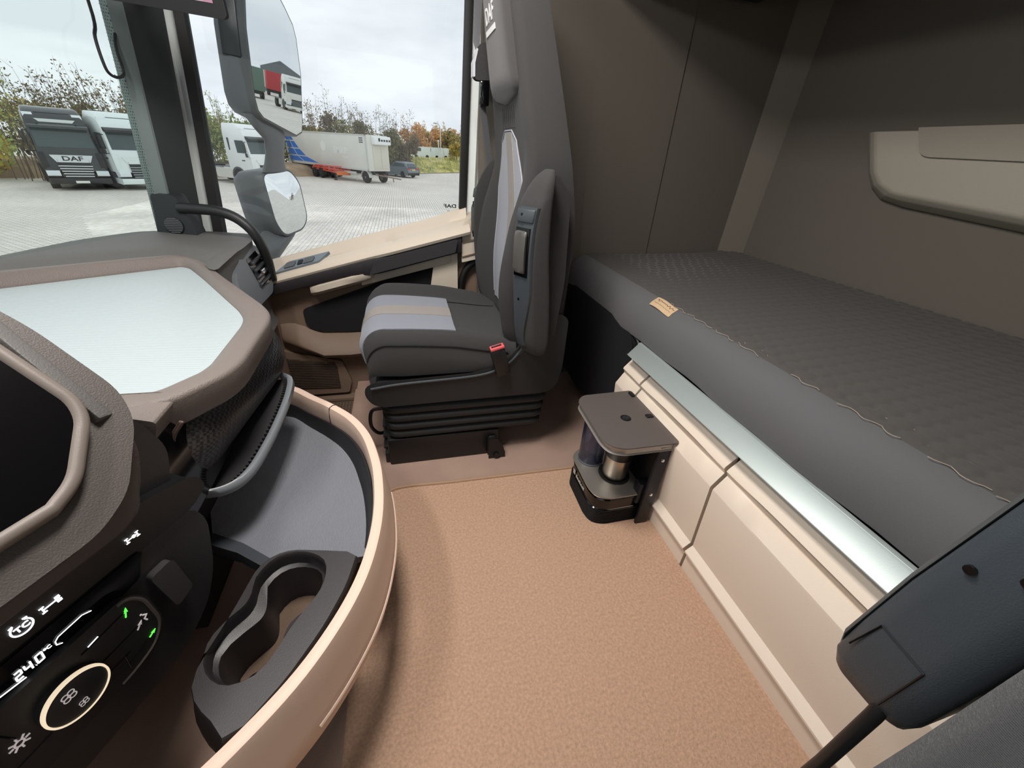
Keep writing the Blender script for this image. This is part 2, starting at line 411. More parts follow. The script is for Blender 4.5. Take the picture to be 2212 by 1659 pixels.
# map pocket ledge
m = MB(); ps = []
for x, t in ((-.60, .2), (-.54, .7), (-.42, 1), (-.30, 1), (-.1, 1), (.2, 1)):
    z0 = .262 - .06 * sm(-.56, -.40, x) + .015 * sm(-.3, -.1, x)
    ps.append([(x, 1.92, z0 + .09), (x, 1.905 - .02 * t, z0 + .07), (x, 1.90 - .075 * t, z0 + .018), (x, 1.90 - .085 * t, z0), (x, 1.90 - .07 * t, z0 - .02), (x, 1.92, z0 - .06)])
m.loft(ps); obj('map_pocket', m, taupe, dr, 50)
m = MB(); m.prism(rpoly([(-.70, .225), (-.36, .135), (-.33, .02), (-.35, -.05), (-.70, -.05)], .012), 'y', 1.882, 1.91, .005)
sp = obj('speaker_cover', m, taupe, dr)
m = MB()
for i in range(19):
    z = .185 - i * .0098; x1 = -.41 + .004 * min(i, 6) if i > 3 else -.60 + .0525 * i
    if x1 > -.68: m.prism([(-.69, z + .0), (x1, z - .018), (x1, z - .0225), (-.69, z - .0045)], 'y', 1.874, 1.884)
tag(obj('speaker_grille', m, mat('grille_plastic', '4c3f36', .6), sp), 'rows of slim speaker slots', kind='stuff')
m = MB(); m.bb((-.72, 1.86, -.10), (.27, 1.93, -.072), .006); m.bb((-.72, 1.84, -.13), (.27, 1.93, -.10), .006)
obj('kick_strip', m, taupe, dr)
# window switches
M0 = frame((-.455, 1.872, zi(-.455) + .021), (1, 0, .264), (0, 1, .33))
m = MB(M0); m.prism(rpoly([(-.10, -.030), (.085, -.024), (.135, .034), (-.045, .034)], .006), 'z', -.004, .008, .002)
sw = obj('switch_panel', m, mat('switch_panel_plastic', '717c84', .45), dr)
for a in (-.035, .045):
    m = MB(M0); m.prism(rpoly([(a - .026, -.018), (a + .018, -.018), (a + .026, .018), (a - .016, .018)], .006), 'z', .006, .013, .002); obj('window_switch', m, greyp, sw)
m = MB(M0); m.prism([(-.004, -.014), (.016, -.014), (.02, .016), (0, .016)], 'z', .006, .0125); obj('switch_gap', m, blackp, sw)
# window frame: rubber seals
def glx(t, top): return None
m = MB()
m.loft([[tuple(zl(z, a, b)) + (z,) for a, b in (((-.772, 1.945), (-.687, 1.95)), ((-.742, 1.96), (-.662, 1.962)), ((-.735, 1.985), (-.655, 1.985)), ((-.765, 1.99), (-.69, 1.99)))] for z in (.52, .74, 1.43, 2.1)])
obj('window_seal', m, rubber, dr)
m = MB(); m.loft([[(.252 + .040 * (z - .84), 1.95, z), (.252 + .040 * (z - .84), 1.985, z), (.285 + .040 * (z - .84), 1.985, z), (.287 + .036 * (z - .84), 1.95, z)] for z in (.76, 2.1)], bev=.006)
obj('window_seal', m, rubber, dr)
m = MB(); m.loft([[(.286 + .040 * (z - .84), 1.972, z), (.286 + .040 * (z - .84), 2.0, z), (.345 + .04 * (z - .84), 2.0, z), (.322 + .036 * (z - .84), 1.965, z)] for z in (.76, 2.1)])
obj('door_edge', m, whitep, dr)
m = MB(); m.bb((-.75, 1.95, 1.95), (.35, 2.0, 2.12)); obj('window_header', m, rubber, dr)
gs = glass('side_window_glass', 'fafcfc', .03)
m = MB(); m.prism([(-.765, .54), (-.58, .6), (.27, .80), (.30, 2.0), (-.60, 2.0)], 'y', 1.976, 1.980)
w2 = struct('window_2', m, gs, None, 'passenger door window')
# printed mark on the side window (reads reversed from inside)
ink = mat('window_print', '1c1c1e', .8)
Mk = frame((.213, 1.975, .865), (-1, 0, 0), (0, 0, 1))
mk = textobj('glass_mark', 'DAF', .021, Mk, ink, w2, .0002, .0006, sx=1.5)
textobj('mark_line', 'Passenger', .0085, frame((.214, 1.975, .845), (-1, 0, 0), (0, 0, 1)), ink, w2, .0002)
textobj('mark_line', '43R - 00', .0075, frame((.214, 1.975, .831), (-1, 0, 0), (0, 0, 1)), ink, w2, .0002)
textobj('mark_line', 'E4 000000', .0075, frame((.214, 1.975, .818), (-1, 0, 0), (0, 0, 1)), ink, w2, .0002, .0003)

# B pillar trim and body strip
m = MB(); m.loft([[(.335, 1.90, z), (.35, 1.88, z), (.42, 1.87, z), (.42, 1.99, z), (.345, 1.99, z)] for z in (.8, 2.1)])
bp = struct('trim_2', m, mat('pillar_brown_trim', '8a7c70', .7, grain=(500, .2)), None, 'door pillar behind the seat with beige lower cover')
m = MB(); m.tube([(.348, 1.905, .78), (.352, 1.9, 1.3), (.36, 1.89, 2.1)], .014); obj('door_seal', m, rubber, bp)
m = MB(); m.prism(rpoly([(.252, .735), (.252, .80), (.30, .845), (.36, .85), (.36, .665), (.25, .64)], .004), 'y', 1.845, 1.99, .008)
obj('pillar_cover', m, beige, bp)
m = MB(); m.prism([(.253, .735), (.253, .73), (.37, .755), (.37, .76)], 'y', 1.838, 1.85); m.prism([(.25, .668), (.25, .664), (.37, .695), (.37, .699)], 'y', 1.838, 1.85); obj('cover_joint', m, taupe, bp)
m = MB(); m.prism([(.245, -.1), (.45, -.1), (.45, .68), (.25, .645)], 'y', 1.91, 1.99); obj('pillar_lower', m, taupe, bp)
m = MB(); m.tube(cr([(.25, 1.895, .2), (.25, 1.89, .48), (.262, 1.885, .57), (.30, 1.88, .625), (.36, 1.875, .645)], 6), .016); obj('lower_seal', m, rubber, bp)
# ---------------------------------------------------------------- bunk
bb_ = thing('underbed_cabinet', 'beige moulded storage front below the mattress in three panels', 'cabinet', (.8, .35, 0))
def panel(y0, y1):
    m = MB(); n = max(6, int((y1 - y0) / .03)); secs = []
    ys = [y0 + (y1 - y0) * i / n for i in range(n + 1)]
    for y in ys:
        g = sm(.015, .15, min(y - y0, y1 - y)); gd = .022 * g
        secs.append([(.86, y, -.02), (.768, y, -.02), (.766, y, .068), (.7665, y, .072), (.752, y, .092), (.7525, y, .097), (.7725, y, .117), (.7725, y, .121), (.7495, y, .356), (.7505, y, .361),
                     (.774 + gd * .1, y, .399 - gd * .1), (.777 + gd * .9, y, .404 - gd * .1), (.773 + gd * .95, y, .414 + gd * .1), (.768 + gd * .0, y, .421 + gd * .2), (.771 + gd * .15, y, .428 + gd * .3), (.795 + gd * .2, y, .455 + gd * .55), (.80, y, .478), (.83, y, .488), (.86, y, .488)])
    m.loft(secs); return m
for a, b in ((1.016, 1.135), (.583, 1.006), (-.46, .573)):
    obj('front_panel', panel(a, b), cream, bb_, 24)
m = MB(); m.bb((.80, -.47, 0), (.88, 1.13, .48)); obj('carcass', m, blackp, bb_)
m = MB(); m.bb((.81, -.47, .48), (1.74, 1.13, .52)); m.bb((.99, 1.13, .48), (1.74, 1.84, .52)); m.bb((1.0, -.47, .02), (1.04, 1.84, .48)); obj('bunk_board', m, blackp, bb_)
m = MB()
sec = [(.7565, .491), (.760, .4905), (.7925, .527), (.7945, .534), (.806, .5355), (.808, .49), (.80, .462), (.792, .462), (.785, .478)]
m.loft([[(x, y, z) for x, z in sec] for y in (-.46, 1.118)], bev=.0015, ang=40)
rl = tag(obj('bunk_rail', m, alu), 'pale brushed aluminium rail along the bunk front edge', 'rail')
m = MB(); m.tube([(.80, 1.12, .525), (.815, 1.16, .527), (.82, 1.20, .53)], .004, 8); obj('latch_wire', m, greyp, rl)

# mattress
mt = thing('mattress', 'dark grey mattress with honeycomb quilted top on the bunk', 'mattress', (1.28, .7, .53))
Y0, Y1 = -.46, 1.835
prof = [(.835, .532), (.806, .537), (.799, .56), (.80, .60), (.811, .642), (.833, .668), (.855, .679), (.872, .684), (.90, .684), (1.74, .70), (1.74, .532)]
m = MB(); yy = [Y0 + (Y1 - Y0) * i / 40 for i in range(41)]
def mw(y): return .004 * sin(y * 9) + .003 * sin(y * 23 + 1)
m.loft([[(x + (mw(y) if .53 < z < .66 and x < .85 else 0), y, z) for x, z in prof] for y in yy])
obj('mattress_side', m, fabric_b, mt, 60)
def hexd(x, y, s=.046):
    h = s * math.sqrt(3); best = 9; sec_ = 9
    for ox, oy in ((0, 0), (s * .5, h * .5)):
        cx_ = round((x - ox) / s) * s + ox; cy_ = round((y - oy) / h) * h + oy
        for ax in (-s, 0, s):
            d = math.hypot(x - cx_ - ax, y - cy_)
            if d < best: sec_ = best; best = d
            elif d < sec_: sec_ = d
    return (sec_ - best)
nx, ny = 150, 400; rows = []
for j in range(ny + 1):
    y = Y0 + .004 + (Y1 - Y0 - .008) * j / ny; r = []
    for i in range(nx + 1):
        x = .872 + .866 * i / nx
        e = min(1, (hexd(x + .004 * sin(y * 40), y) / .016))
        ed = sm(0, .02, x - .872)
        z = .6845 + (x - .872) * .021 + .0062 * ed * math.sqrt(e) + .006 * sin(y * 2.2 + 1) * sm(.0, .2, x - .872)
        z += .012 * sm(1.5, 1.74, x)
        r.append((x, y, z))
    rows.append(r)
m = MB(); m.solid(rows, (0, 0, -.012))
qm = mat('quilted_fabric', '4c4947', .95, grain=(900, .35), sheen=.1)
obj('quilted_top', m, qm, mt, 80)
th = mat('seam_thread', 'a89a8c', .9)
m = MB(); random.seed(3)
pth = []
y = Y0 + .05
while y < 1.05:
    if random.random() < .25: y += random.uniform(.02, .06)
    L_ = random.uniform(.05, .15); k = max(4, int(L_ / .009))
    seg_ = [(.868 + .006 * sin(y * 60 + i * 1.1) + random.uniform(-.0015, .0015), y + L_ * i / k, .6875) for i in range(k + 1)]
    m.tube(seg_, .0007, 5); y += L_ + random.choice((.006, .01, .05))
for row in range(1, 4):
    y = Y0 + .1
    while y < 1.0 - row * .12:
        L_ = random.uniform(.04, .12); k = max(4, int(L_ / .008))
        if random.random() < .75 - row * .12:
            m.tube([(.868 + .0266 * row + .009 * sin((y + L_ * i / k) * 78 + row * 1.6), y + L_ * i / k, .6862 + .0266 * row * .021 + .0008) for i in range(k + 1)], .00055, 5)
        y += L_ + random.uniform(.005, .05)
tag(obj('seam_thread', m, th, mt), 'loose pale stitching along the quilt edge', kind='stuff')
m = MB(); lab = []
for i in range(9):
    t = i / 8; y = 1.165 - .12 * t; w = .0025 * sin(t * 5)
    lab.append([(.826, y - .008, .6655 + w), (.838, y - .004, .6745 + w), (.852, y, .6805 + w), (.866, y + .003, .6865 + w)])
m.solid(lab, (-.001, 0, .0012))
tg = obj('fabric_label', m, mat('label_cloth', 'c9ad8b', .8), mt)
tag(tg, 'small tan woven label with dark script')
m = MB()
# flowing script line on the label, as flat woven strokes
for base, amp, r0 in ((.853, .004, .0010), (.839, .0012, .0006)):
    pts_ = []
    for i in range(70):
        t = i / 69; y = 1.155 - .10 * t
        x = base + amp * sin(t * 38) * (.5 + .5 * sin(t * 9 + 1)) ; zq = (.6745 + (x - .838) * .43) + .0018 + .0025 * sin(5 * (1.165 - y + .003) / .12)
        pts_.append((x, y - .003, zq))
    m.tube(pts_, r0, 5)
obj('label_script', m, mat('label_thread', '4a3726', .8), tg)
# black stuff hanging under the bunk beside the seat
m = MB(); pts = [(1.83, .55), (1.835, .08), (1.70, .11), (1.58, .085), (1.46, .095), (1.36, .16), (1.25, .22), (1.155, .29), (1.14, .40), (1.16, .50), (1.19, .535), (1.3, .552)]
m.prism(rpoly(pts, .03), 'x', .80, .98, .01)
tag(obj('storage_bag', m, mat('black_cloth', '0e0f14', 1, grain=(300, .6))), 'black cloth bag stowed below the bunk behind the passenger seat', 'bag')

# ---------------------------------------------------------------- floor mat
m = MB(); fm = rpoly([(-.20, -.45), (.765, -.45), (.762, 1.055), (.10, 1.066), (-.06, 1.075), (-.115, 1.07), (-.150, 1.03), (-.20, .8)], [0, 0, .01, .02, .02, .03, .03, .05])
m.prism(fm, 'z', -.001, .013, .004)
fmo = tag(obj('floor_mat', m, carpet), 'tan brown carpet mat between console tray and bunk front', 'mat')
m = MB(); pp = [(x, y, .015) for x, y in fm if y > .75]
m.tube([(-.19, .8, .014)][:0] + [p for p in pp if p[0] < .76], .006, 8); obj('mat_edging', m, mat('mat_edging', 'a88a70', .8, grain=(300, .4)), fmo)

# ---------------------------------------------------------------- coffee maker on the floor against the bunk front
cm = thing('coffee_maker', 'black and silver coffee maker on the floor against the beige bunk front', 'coffee maker', (.65, .9, 0))
base = [(.735, .775), (.735, 1.015), (.585, 1.015), (.548, .985), (.543, .83), (.553, .792), (.59, .775)]
base = rpoly(base, [.004, .004, .03, .03, .04, .03, .03], 5)
m = MB(); lv = []
for i in range(9):
    z = .010 + i * .0075
    lv += [(z, 0), (z + .0045, 0), (z + .0055, -.003), (z + .0068, -.003)]
m.loft([[(x, y, 0) for x, y in offs(base[::-1], -.003)]] + [[(x, y, z) for x, y in offs(base[::-1], d)] for z, d in lv] + [[(x, y, .08) for x, y in offs(base[::-1], -.001)]])
obj('ribbed_foot', m, blackp, cm, 30)
m = MB(); b2 = base[::-1]
m.loft([[(x, y, z) for x, y in offs(b2, d)] for z, d in ((.08, -.003), (.083, .001), (.12, .001), (.125, -.002), (.129, .001), (.140, .0), (.143, -.003))])
obj('base_band', m, glossb, cm, 30)
m = MB(); m.tube([(x, y, .081) for x, y in offs(b2, .0015)], .0022, 6, True); m.tube([(x, y, .143) for x, y in offs(b2, -.002)], .002, 6, True); obj('chrome_line', m, chrome, cm)
m = MB(); m.prism(offs(b2, -.006), 'z', .141, .1455, .001); obj('deck', m, mat('deck_metal', 'a9a39c', .35, .7), cm)
m = MB(); m.lathe([(.052, .1453), (.055, .1475), (.047, .148), (.046, .1462)], (.655, .873, 0)); obj('mug_ring', m, rubber, cm)
m = MB(); m.prism(rpoly([(.722, .755), (.752, .755), (.752, 1.04), (.722, 1.04)], .003), 'z', 0, .352, .003); obj('back_plate', m, blackp, cm)
m = MB(); m.bb((.705, .752, .0), (.750, .764, .36), .003); m.bb((.690, .766, .10), (.722, .80, .19), .004); obj('side_bracket', m, mat('bracket_metal', '24262c', .4, .5), cm)
for z in (.305, .155):
    m = MB(); m.lathe([(.0062, 0), (.006, .003), (.004, .0048), (0.0005, .005)], (.727, .752, z), (0, -1, 0), 14); obj('screw', m, chrome, cm)
lid = [(.752, .752), (.752, 1.035), (.57, 1.03), (.545, 1.005), (.5365, .81), (.545, .772), (.58, .754)]
lid = rpoly(lid, [.004, .004, .03, .025, .04, .03, .03], 6)[::-1]
m = MB(); m.loft([[(x, y, z) for x, y in offs(lid, d)] for z, d in ((.350, -.008), (.352, -.002), (.357, 0), (.368, 0), (.3735, -.002), (.3765, -.006), (.377, -.009))])
lo = obj('lid', m, mat('lid_silver', 'aaa49f', .32, .6), cm)
m = MB(); m.prism(offs(lid, -.0085), 'z', .3755, .3785, .0006); obj('lid_top', m, mat('lid_top_plastic', '5d5552', .5, grain=(700, .15)), lo)
m = MB(); m.lathe([(.0175, .377), (.0175, .3793), (.0145, .3797)], (.655, .888, 0)); lg = obj('lid_badge', m, blackp, lo)
m = MB()
for k in range(5): m.bb((.655 - .011 + k * .0045, .888 - .0095 + .002 * abs(k - 2), .3797), (.655 - .0095 + k * .0045, .888 + .0095 - .002 * abs(k - 2), .3801))
obj('badge_mark', m, slate, lg)
m = MB(); m.bb((.728, .875, .376), (.752, .893, .383), .002); obj('lid_latch', m, rubber, lo); m = MB(); m.bb((.74, 1.0, .376), (.753, 1.03, .386), .003); obj('lid_hinge', m, rubber, lo)
m = MB(); m.lathe([(.03, .144), (.044, .147), (.0445, .20), (.046, .352)], (.603, .962, 0)); obj('water_tank', m, mat('tank_plastic', '5a5f7c', .08, trans=.75), cm)
m = MB(); m.lathe([(.046, .1445), (.046, .152), (.044, .153)], (.603, .962, 0)); obj('tank_foot', m, greyp, cm)
# tiny white print on the band
m = MB(); m.bb((.5432, .945, .090), (.5445, .960, .108)); 
for k in range(7): m.bb((.5425, .925 - k * .0105, .092), (.5442, .9325 - k * .0105, .092 + (.007 if k % 3 else .010)))
obj('front_print', m, mat('maker_print', 'b9b6b0', .6), cm)
mug = thing('travel_mug', 'steel travel mug with black top under the coffee maker lid', 'mug', (.655, .873, .148))
m = MB(); m.lathe([(.040, .1485), (.0425, .151), (.043, .16), (.045, .235), (.0452, .238)], (.655, .873, 0)); obj('steel_cup', m, steel, mug)
m = MB(); m.lathe([(.0455, .237), (.048, .242), (.050, .33), (.048, .342), (.03, .345)], (.655, .873, 0)); obj('black_top', m, blackp, mug)

# ---------------------------------------------------------------- passenger seat
st = thing('passenger_seat', 'dark air-sprung passenger seat with grey striped centre and raised armrests', 'seat', (.18, 1.45, 0))
CY = 1.45
# plinth and bellows
m = MB(); m.bb((-.125, 1.215, -.002), (.315, 1.69, .125), .01); m.bb((-.14, 1.23, .0), (-.10, 1.67, .05), .006)
obj('plinth', m, blackp, st)
for y in (1.195, 1.70):
    m = MB(); m.prism(rpoly([(.27, 0), (.335, 0), (.335, .03), (.30, .10), (.27, .10)], .008), 'y', y - .012, y + .012, .003); m.cyl((.30, y, .018), (.30, y - .02 if y < 1.4 else y + .02, .018), .012, n=10)
    obj('mounting_foot', m, blackp, st)
m = MB()
m.tube(cr([(-.13, 1.30, .22), (-.175, 1.30, .21), (-.185, 1.30, .14), (-.16, 1.32, .085), (-.12, 1.36, .07)], 5), .007, 8)
obj('slide_handle', m, blackp, st)
m = MB()
for k in range(3): m.bb((-.145, 1.26 + .03 * k, .05 + .03 * k), (-.11, 1.40, .062 + .03 * k), .003)
obj('lever_stack', m, darkp, st)
def rr(x0, x1, y0, y1, r): return rpoly([(x0, y0), (x1, y0), (x1, y1), (x0, y1)], r, 5)
bel = mat('bellows_rubber', '202224', .55, grain=(600, .15))
m = MB(); secs = []
N_ = 5
for k in range(N_):
    zt = .322 - k * .040; g = -.010 - .004 * k; d = .004 * k
    for dz, e in ((0, -.014), (-.006, -.002), (-.014, .005), (-.025, .004), (-.033, -.003), (-.037, -.016)):
        e += 0
        secs.append([(x, y, zt + dz) for x, y in offs(rr(-.135, .508, 1.203, 1.697, .06), e - d)])
m.loft(secs[::-1]); obj('bellows', m, bel, st, 60)
# moulded shell
sh = [(-.158, .378), (-.13, .388), (.20, .402), (.29, .424), (.345, .463), (.42, .565), (.50, .615), (.525, .60), (.527, .42), (.516, .345), (.49, .320), (-.12, .312), (-.145, .325), (-.16, .352)]
m = MB(); m.prism(rpoly(sh, .02, 3), 'y', 1.188, 1.712, .014, 3); obj('seat_shell', m, bel, st, 50)
m = MB(); m.prism(rpoly([(.35, .476), (.425, .575), (.44, .578), (.37, .478)], .004), 'y', 1.185, 1.21, .004); obj('shell_trim', m, slate, st)
m = MB(); m.tube(cr([(-.152, 1.184, .379), (-.05, 1.184, .391), (.20, 1.184, .403), (.29, 1.184, .425), (.345, 1.184, .464), (.42, 1.184, .566), (.47, 1.186, .597)], 6), .0045, 8); obj('shell_edge', m, slate, st)
# seat cushion
def cush(u, t):
    """u 0..1 from the back along the top and down the front; t -1..1 across"""
    a = abs(t)
    if u < .72: x = .36 - .46 * u / .72; z = 0; f = 0
    else:
        f = (u - .72) / .28; ang = min(1, f / .55) * pi / 2
        x = -.10 - .078 * sin(ang); z = -.078 * (1 - cos(ang)) - .055 * max(0, (f - .55) / .45)
        x += .012 * max(0, (f - .55) / .45)
    w = .25 - .012 * sm(-.05, -.18, x) * 1
    e = max(0, (a - .86) / .14)
    y = CY + (1 if t > 0 else -1) * (min(a, .86) * w + .14 * w * sin(e * pi / 2))
    zt = .545 + .022 * sm(.30, -.10, x) - .026 * sm(.1, .36, x)
    zt += ((.034 if t > 0 else .004) * sm(.58, .80, a) * sm(.0, .16, .42 - x) * (1 - .8 * f)) - .075 * (1 - cos(e * pi / 2)) * 1.1
    x += .022 * sm(.7, 1.0, a) * sm(.1, -.15, x)
    return V((x, y, zt + z))
def surf(F, u0, u1, n, t0, t1, k, off=V((0, 0, 0)), nrm=0):
    g = []
    for i in range(n + 1):
        r = []
        for j in range(k + 1):
            u = u0 + (u1 - u0) * i / n; a = t0(u) if callable(t0) else t0; b = t1(u) if callable(t1) else t1
            t = a + (b - a) * j / k; p = F(u, t)
            if nrm:
                du = F(u + .004, t) - F(u - .004, t); dt = F(u, t + .004) - F(u, t - .004); q = du.cross(dt)
                if q.length > 0: p = p + q.normalized() * nrm
            r.append(p + off)
        g.append(r)
    return g
m = MB(); g = surf(cush, 0, 1, 44, -1, 1, 40)
tb = bmesh.new(); A = [[tb.verts.new(p) for p in r] for r in g]
for i in range(44):
    for j in range(40): tb.faces.new((A[i][j], A[i][j + 1], A[i + 1][j + 1], A[i + 1][j]))
# side skirts and underside
for j0 in (0, 40):
    low = [tb.verts.new((A[i][j0].co.x + .012 * (A[i][j0].co.x < 0), A[i][j0].co.y + (.004 if j0 == 0 else -.004), .41)) for i in range(45)]
    mid = [tb.verts.new((A[i][j0].co.x, A[i][j0].co.y + (-.004 if j0 == 0 else .004), min(A[i][j0].co.z - .01, .46))) for i in range(45)]
    for i in range(44):
        tb.faces.new((A[i][j0], A[i + 1][j0], mid[i + 1], mid[i])); tb.faces.new((mid[i], mid[i + 1], low[i + 1], low[i]))
m._merge(tb)
obj('seat_cushion', m, fabric_d, st, 70)
sg = 1
def patch(F, u0, u1, t0, t1, h, n=40, k=16):
    m = MB(); g = surf(F, u0, u1, n, t0, t1, k, nrm=h); m.solid(g, lambda p: (0, 0, 0)); 
    return m
def sheet(F, u0, u1, t0, t1, h, th=.006, n=40, k=16):
    """raised upholstery panel lying on surface F"""
    up = surf(F, u0, u1, n, t0, t1, k, nrm=h); lo = surf(F, u0, u1, n, t0, t1, k, nrm=h - (th if h > 0 else -th))
    mm = MB(); tb = bmesh.new()
    A = [[tb.verts.new(p) for p in r] for r in up]; B = [[tb.verts.new(p) for p in r] for r in lo]
    for i in range(n):
        for j in range(k): tb.faces.new((A[i][j], A[i][j + 1], A[i + 1][j + 1], A[i + 1][j]))
        tb.faces.new((A[i][0], A[i + 1][0], B[i + 1][0], B[i][0])); tb.faces.new((A[i][k], B[i][k], B[i + 1][k], A[i + 1][k]))
    for j in range(k):
        tb.faces.new((A[0][j], B[0][j], B[0][j + 1], A[0][j + 1])); tb.faces.new((A[n][j], A[n][j + 1], B[n][j + 1], B[n][j]))
    return mm._merge(tb)
q = (cush(.31, 0) - cush(.29, 0)).cross(cush(.3, .01) - cush(.3, -.01)); sgc = 1 if q.z > 0 else -1
cpn = obj('cushion_centre', sheet(cush, .335, .985, lambda u: -.80 - .07 * u, lambda u: .50 + .14 * u, .0035 * sgc), fabric_g, st, 60)
obj('centre_stripe', sheet(cush, .335, .985, -.26, .08, .0055 * sgc), fabric_s, cpn, 60)
# seams on the cushion
m = MB()
for t in (-.955,):
    m.tube([cush(.05 + .8 * i / 40, t + .0) + V((0, -.002, .001)) for i in range(41)], .0016, 6); obj('cushion_seam', m, blackp, st); m = MB()
m.tube([cush(.02 + .34 * i / 20, .50 - .12 * (i / 20) ** 2) + V((0, 0, .002)) for i in range(21)], .0016, 6)
obj('cushion_seam', m, blackp, st)
# backrest
ZK = [.47, .55, .70, .90, 1.07, 1.20, 1.32, 1.45, 1.58, 1.66, 1.70]
XF = [.375, .372, .374, .372, .362, .345, .322, .300, .288, .292, .315]
XR = [.50, .522, .532, .530, .500, .470, .440, .405, .375, .352, .335]
BW = [.225, .240, .250, .252, .245, .22, .195, .172, .148, .115, .06]
BB = [.03, .060, .076, .060, .008, .004, .0, .0, 0, 0, 0]
def itp(K, z):
    z = max(ZK[0], min(ZK[-1], z))
    for i in range(len(ZK) - 1):
        if z <= ZK[i + 1]:
            t = (z - ZK[i]) / (ZK[i + 1] - ZK[i])
            p0 = K[max(0, i - 1)]; p1 = K[i]; p2 = K[i + 1]; p3 = K[min(len(K) - 1, i + 2)]
            return .5 * (2 * p1 + (p2 - p0) * t + (2 * p0 - 5 * p1 + 4 * p2 - p3) * t * t + (3 * p1 - p0 - 3 * p2 + p3) * t ** 3)
def backf(z, t):
    w = itp(BW, z); a = abs(t)
    s0 = .88 + .05 * sm(.95, 1.12, z); e = max(0, (a - s0) / (1 - s0)); rd = .045 - .020 * sm(.95, 1.12, z)
    x = itp(XF, z) - itp(BB, z) * sm(.62, .91, a) + rd * (1 - cos(e * pi / 2)) - .012 * exp_(z)
    y = CY + (1 if t > 0 else -1) * w * (min(a, s0) + (1 - s0) * sin(e * pi / 2))
    return V((x, y, z))
def exp_(z): return math.exp(-((z - .72) / .14) ** 2)
m = MB(); secs = []
for i in range(64):
    z = .47 + 1.23 * i / 63; w = itp(BW, z); xr = itp(XR, z)
    fpts = [backf(z, -1 + 2 * j / 36) for j in range(37)]
    bpts = [V((xr - .012 * abs(1 - 2 * j / 12) ** 4, CY + w * (1 - 2 * j / 12), z)) for j in range(13)]
    secs.append(fpts + bpts)
m.loft(secs); obj('backrest', m, fabric_d, st, 70)
hw = lambda z: .42 + .27 * sm(1.14, .98, z)
Fb = lambda z, t: backf(z, t)
q = (backf(.81, 0) - backf(.79, 0)).cross(backf(.8, .01) - backf(.8, -.01)); sgb = 1 if q.x < 0 else -1
bpn = obj('backrest_centre', sheet(Fb, .56, 1.155, lambda z: -hw(z) + .25 * sm(1.12, 1.155, z), lambda z: hw(z) - .02 - .2 * sm(1.12, 1.155, z), .0035 * sgb), fabric_g, st, 60)
obj('centre_stripe', sheet(Fb, .56, 1.152, lambda z: -.30 + .1 * sm(.9, 1.15, z), lambda z: .04 + .08 * sm(.9, 1.15, z), .0055 * sgb), fabric_s, bpn, 60)
m = MB()
m.tube([backf(.58 + .55 * i / 30, -hw(.58 + .55 * i / 30)) + V((-.003, 0, 0)) for i in range(31)] + [backf(1.158, -.2 + .4 * i / 8) + V((-.003, 0, 0)) for i in range(9)] + [backf(1.13 - .55 * i / 30, hw(1.13 - .55 * i / 30) - .02) + V((-.003, 0, 0)) for i in range(31)], .0022, 6)
obj('centre_piping', m, mat('pale_piping', '9a98a0', .8), bpn)
# headrest pad
def hp(u, v):
    z = 1.225 + .44 * u; h = itp(BW, z) * .80 * min(1, math.sqrt(max(0, 1 - (1 - min(1, u / .13)) ** 2)) + .12)
    t = v
    y = CY + h * t; a = abs(t); p = backf(z, max(-1, min(1, h * t / itp(BW, z))))
    bul = .024 * math.sqrt(max(0, 1 - a ** 4)) * min(1, u / .12 + .15)
    return V((p.x - bul, y, z))
m = MB(); g = [[hp(i / 26, -1 + 2 * j / 20) for j in range(21)] for i in range(27)]
m.solid(g, (.03, 0, 0)); hd = obj('headrest_pad', m, mat('headrest_fabric', '3a3838', .95, grain=(900, .4), sheen=.2), st, 70)
white_p = mat('embroidery_white', 'e4e2e2', .7)
c0 = hp(.45, .02); c1 = hp(.52, .02)
Mt = frame((c0.x - .0015, CY + .01, 1.437), (0, -1, 0), (c1.x - c0.x, 0, c1.z - c0.z))
textobj('headrest_lettering', 'DAF', .052, Mt @ Matrix.Translation((0, -.006, 0)), white_p, hd, .0012, .001, sx=1.15)
m = MB(Mt); m.prism([(-.062, -.047), (.062, -.047), (.062, -.034), (-.062, -.034)], 'z', -.0012, .0012); obj('headrest_bar', m, white_p, hd)
# gather pleats below the head pad
m = MB()
for k in range(7):
    t = -.35 + .11 * k; m.tube([backf(1.165 + .055 * i / 6, t + .02 * sin(i)) + V((-.0006, 0, 0)) for i in range(7)], .0022, 6)
obj('fabric_pleats', m, fabric_d, st)
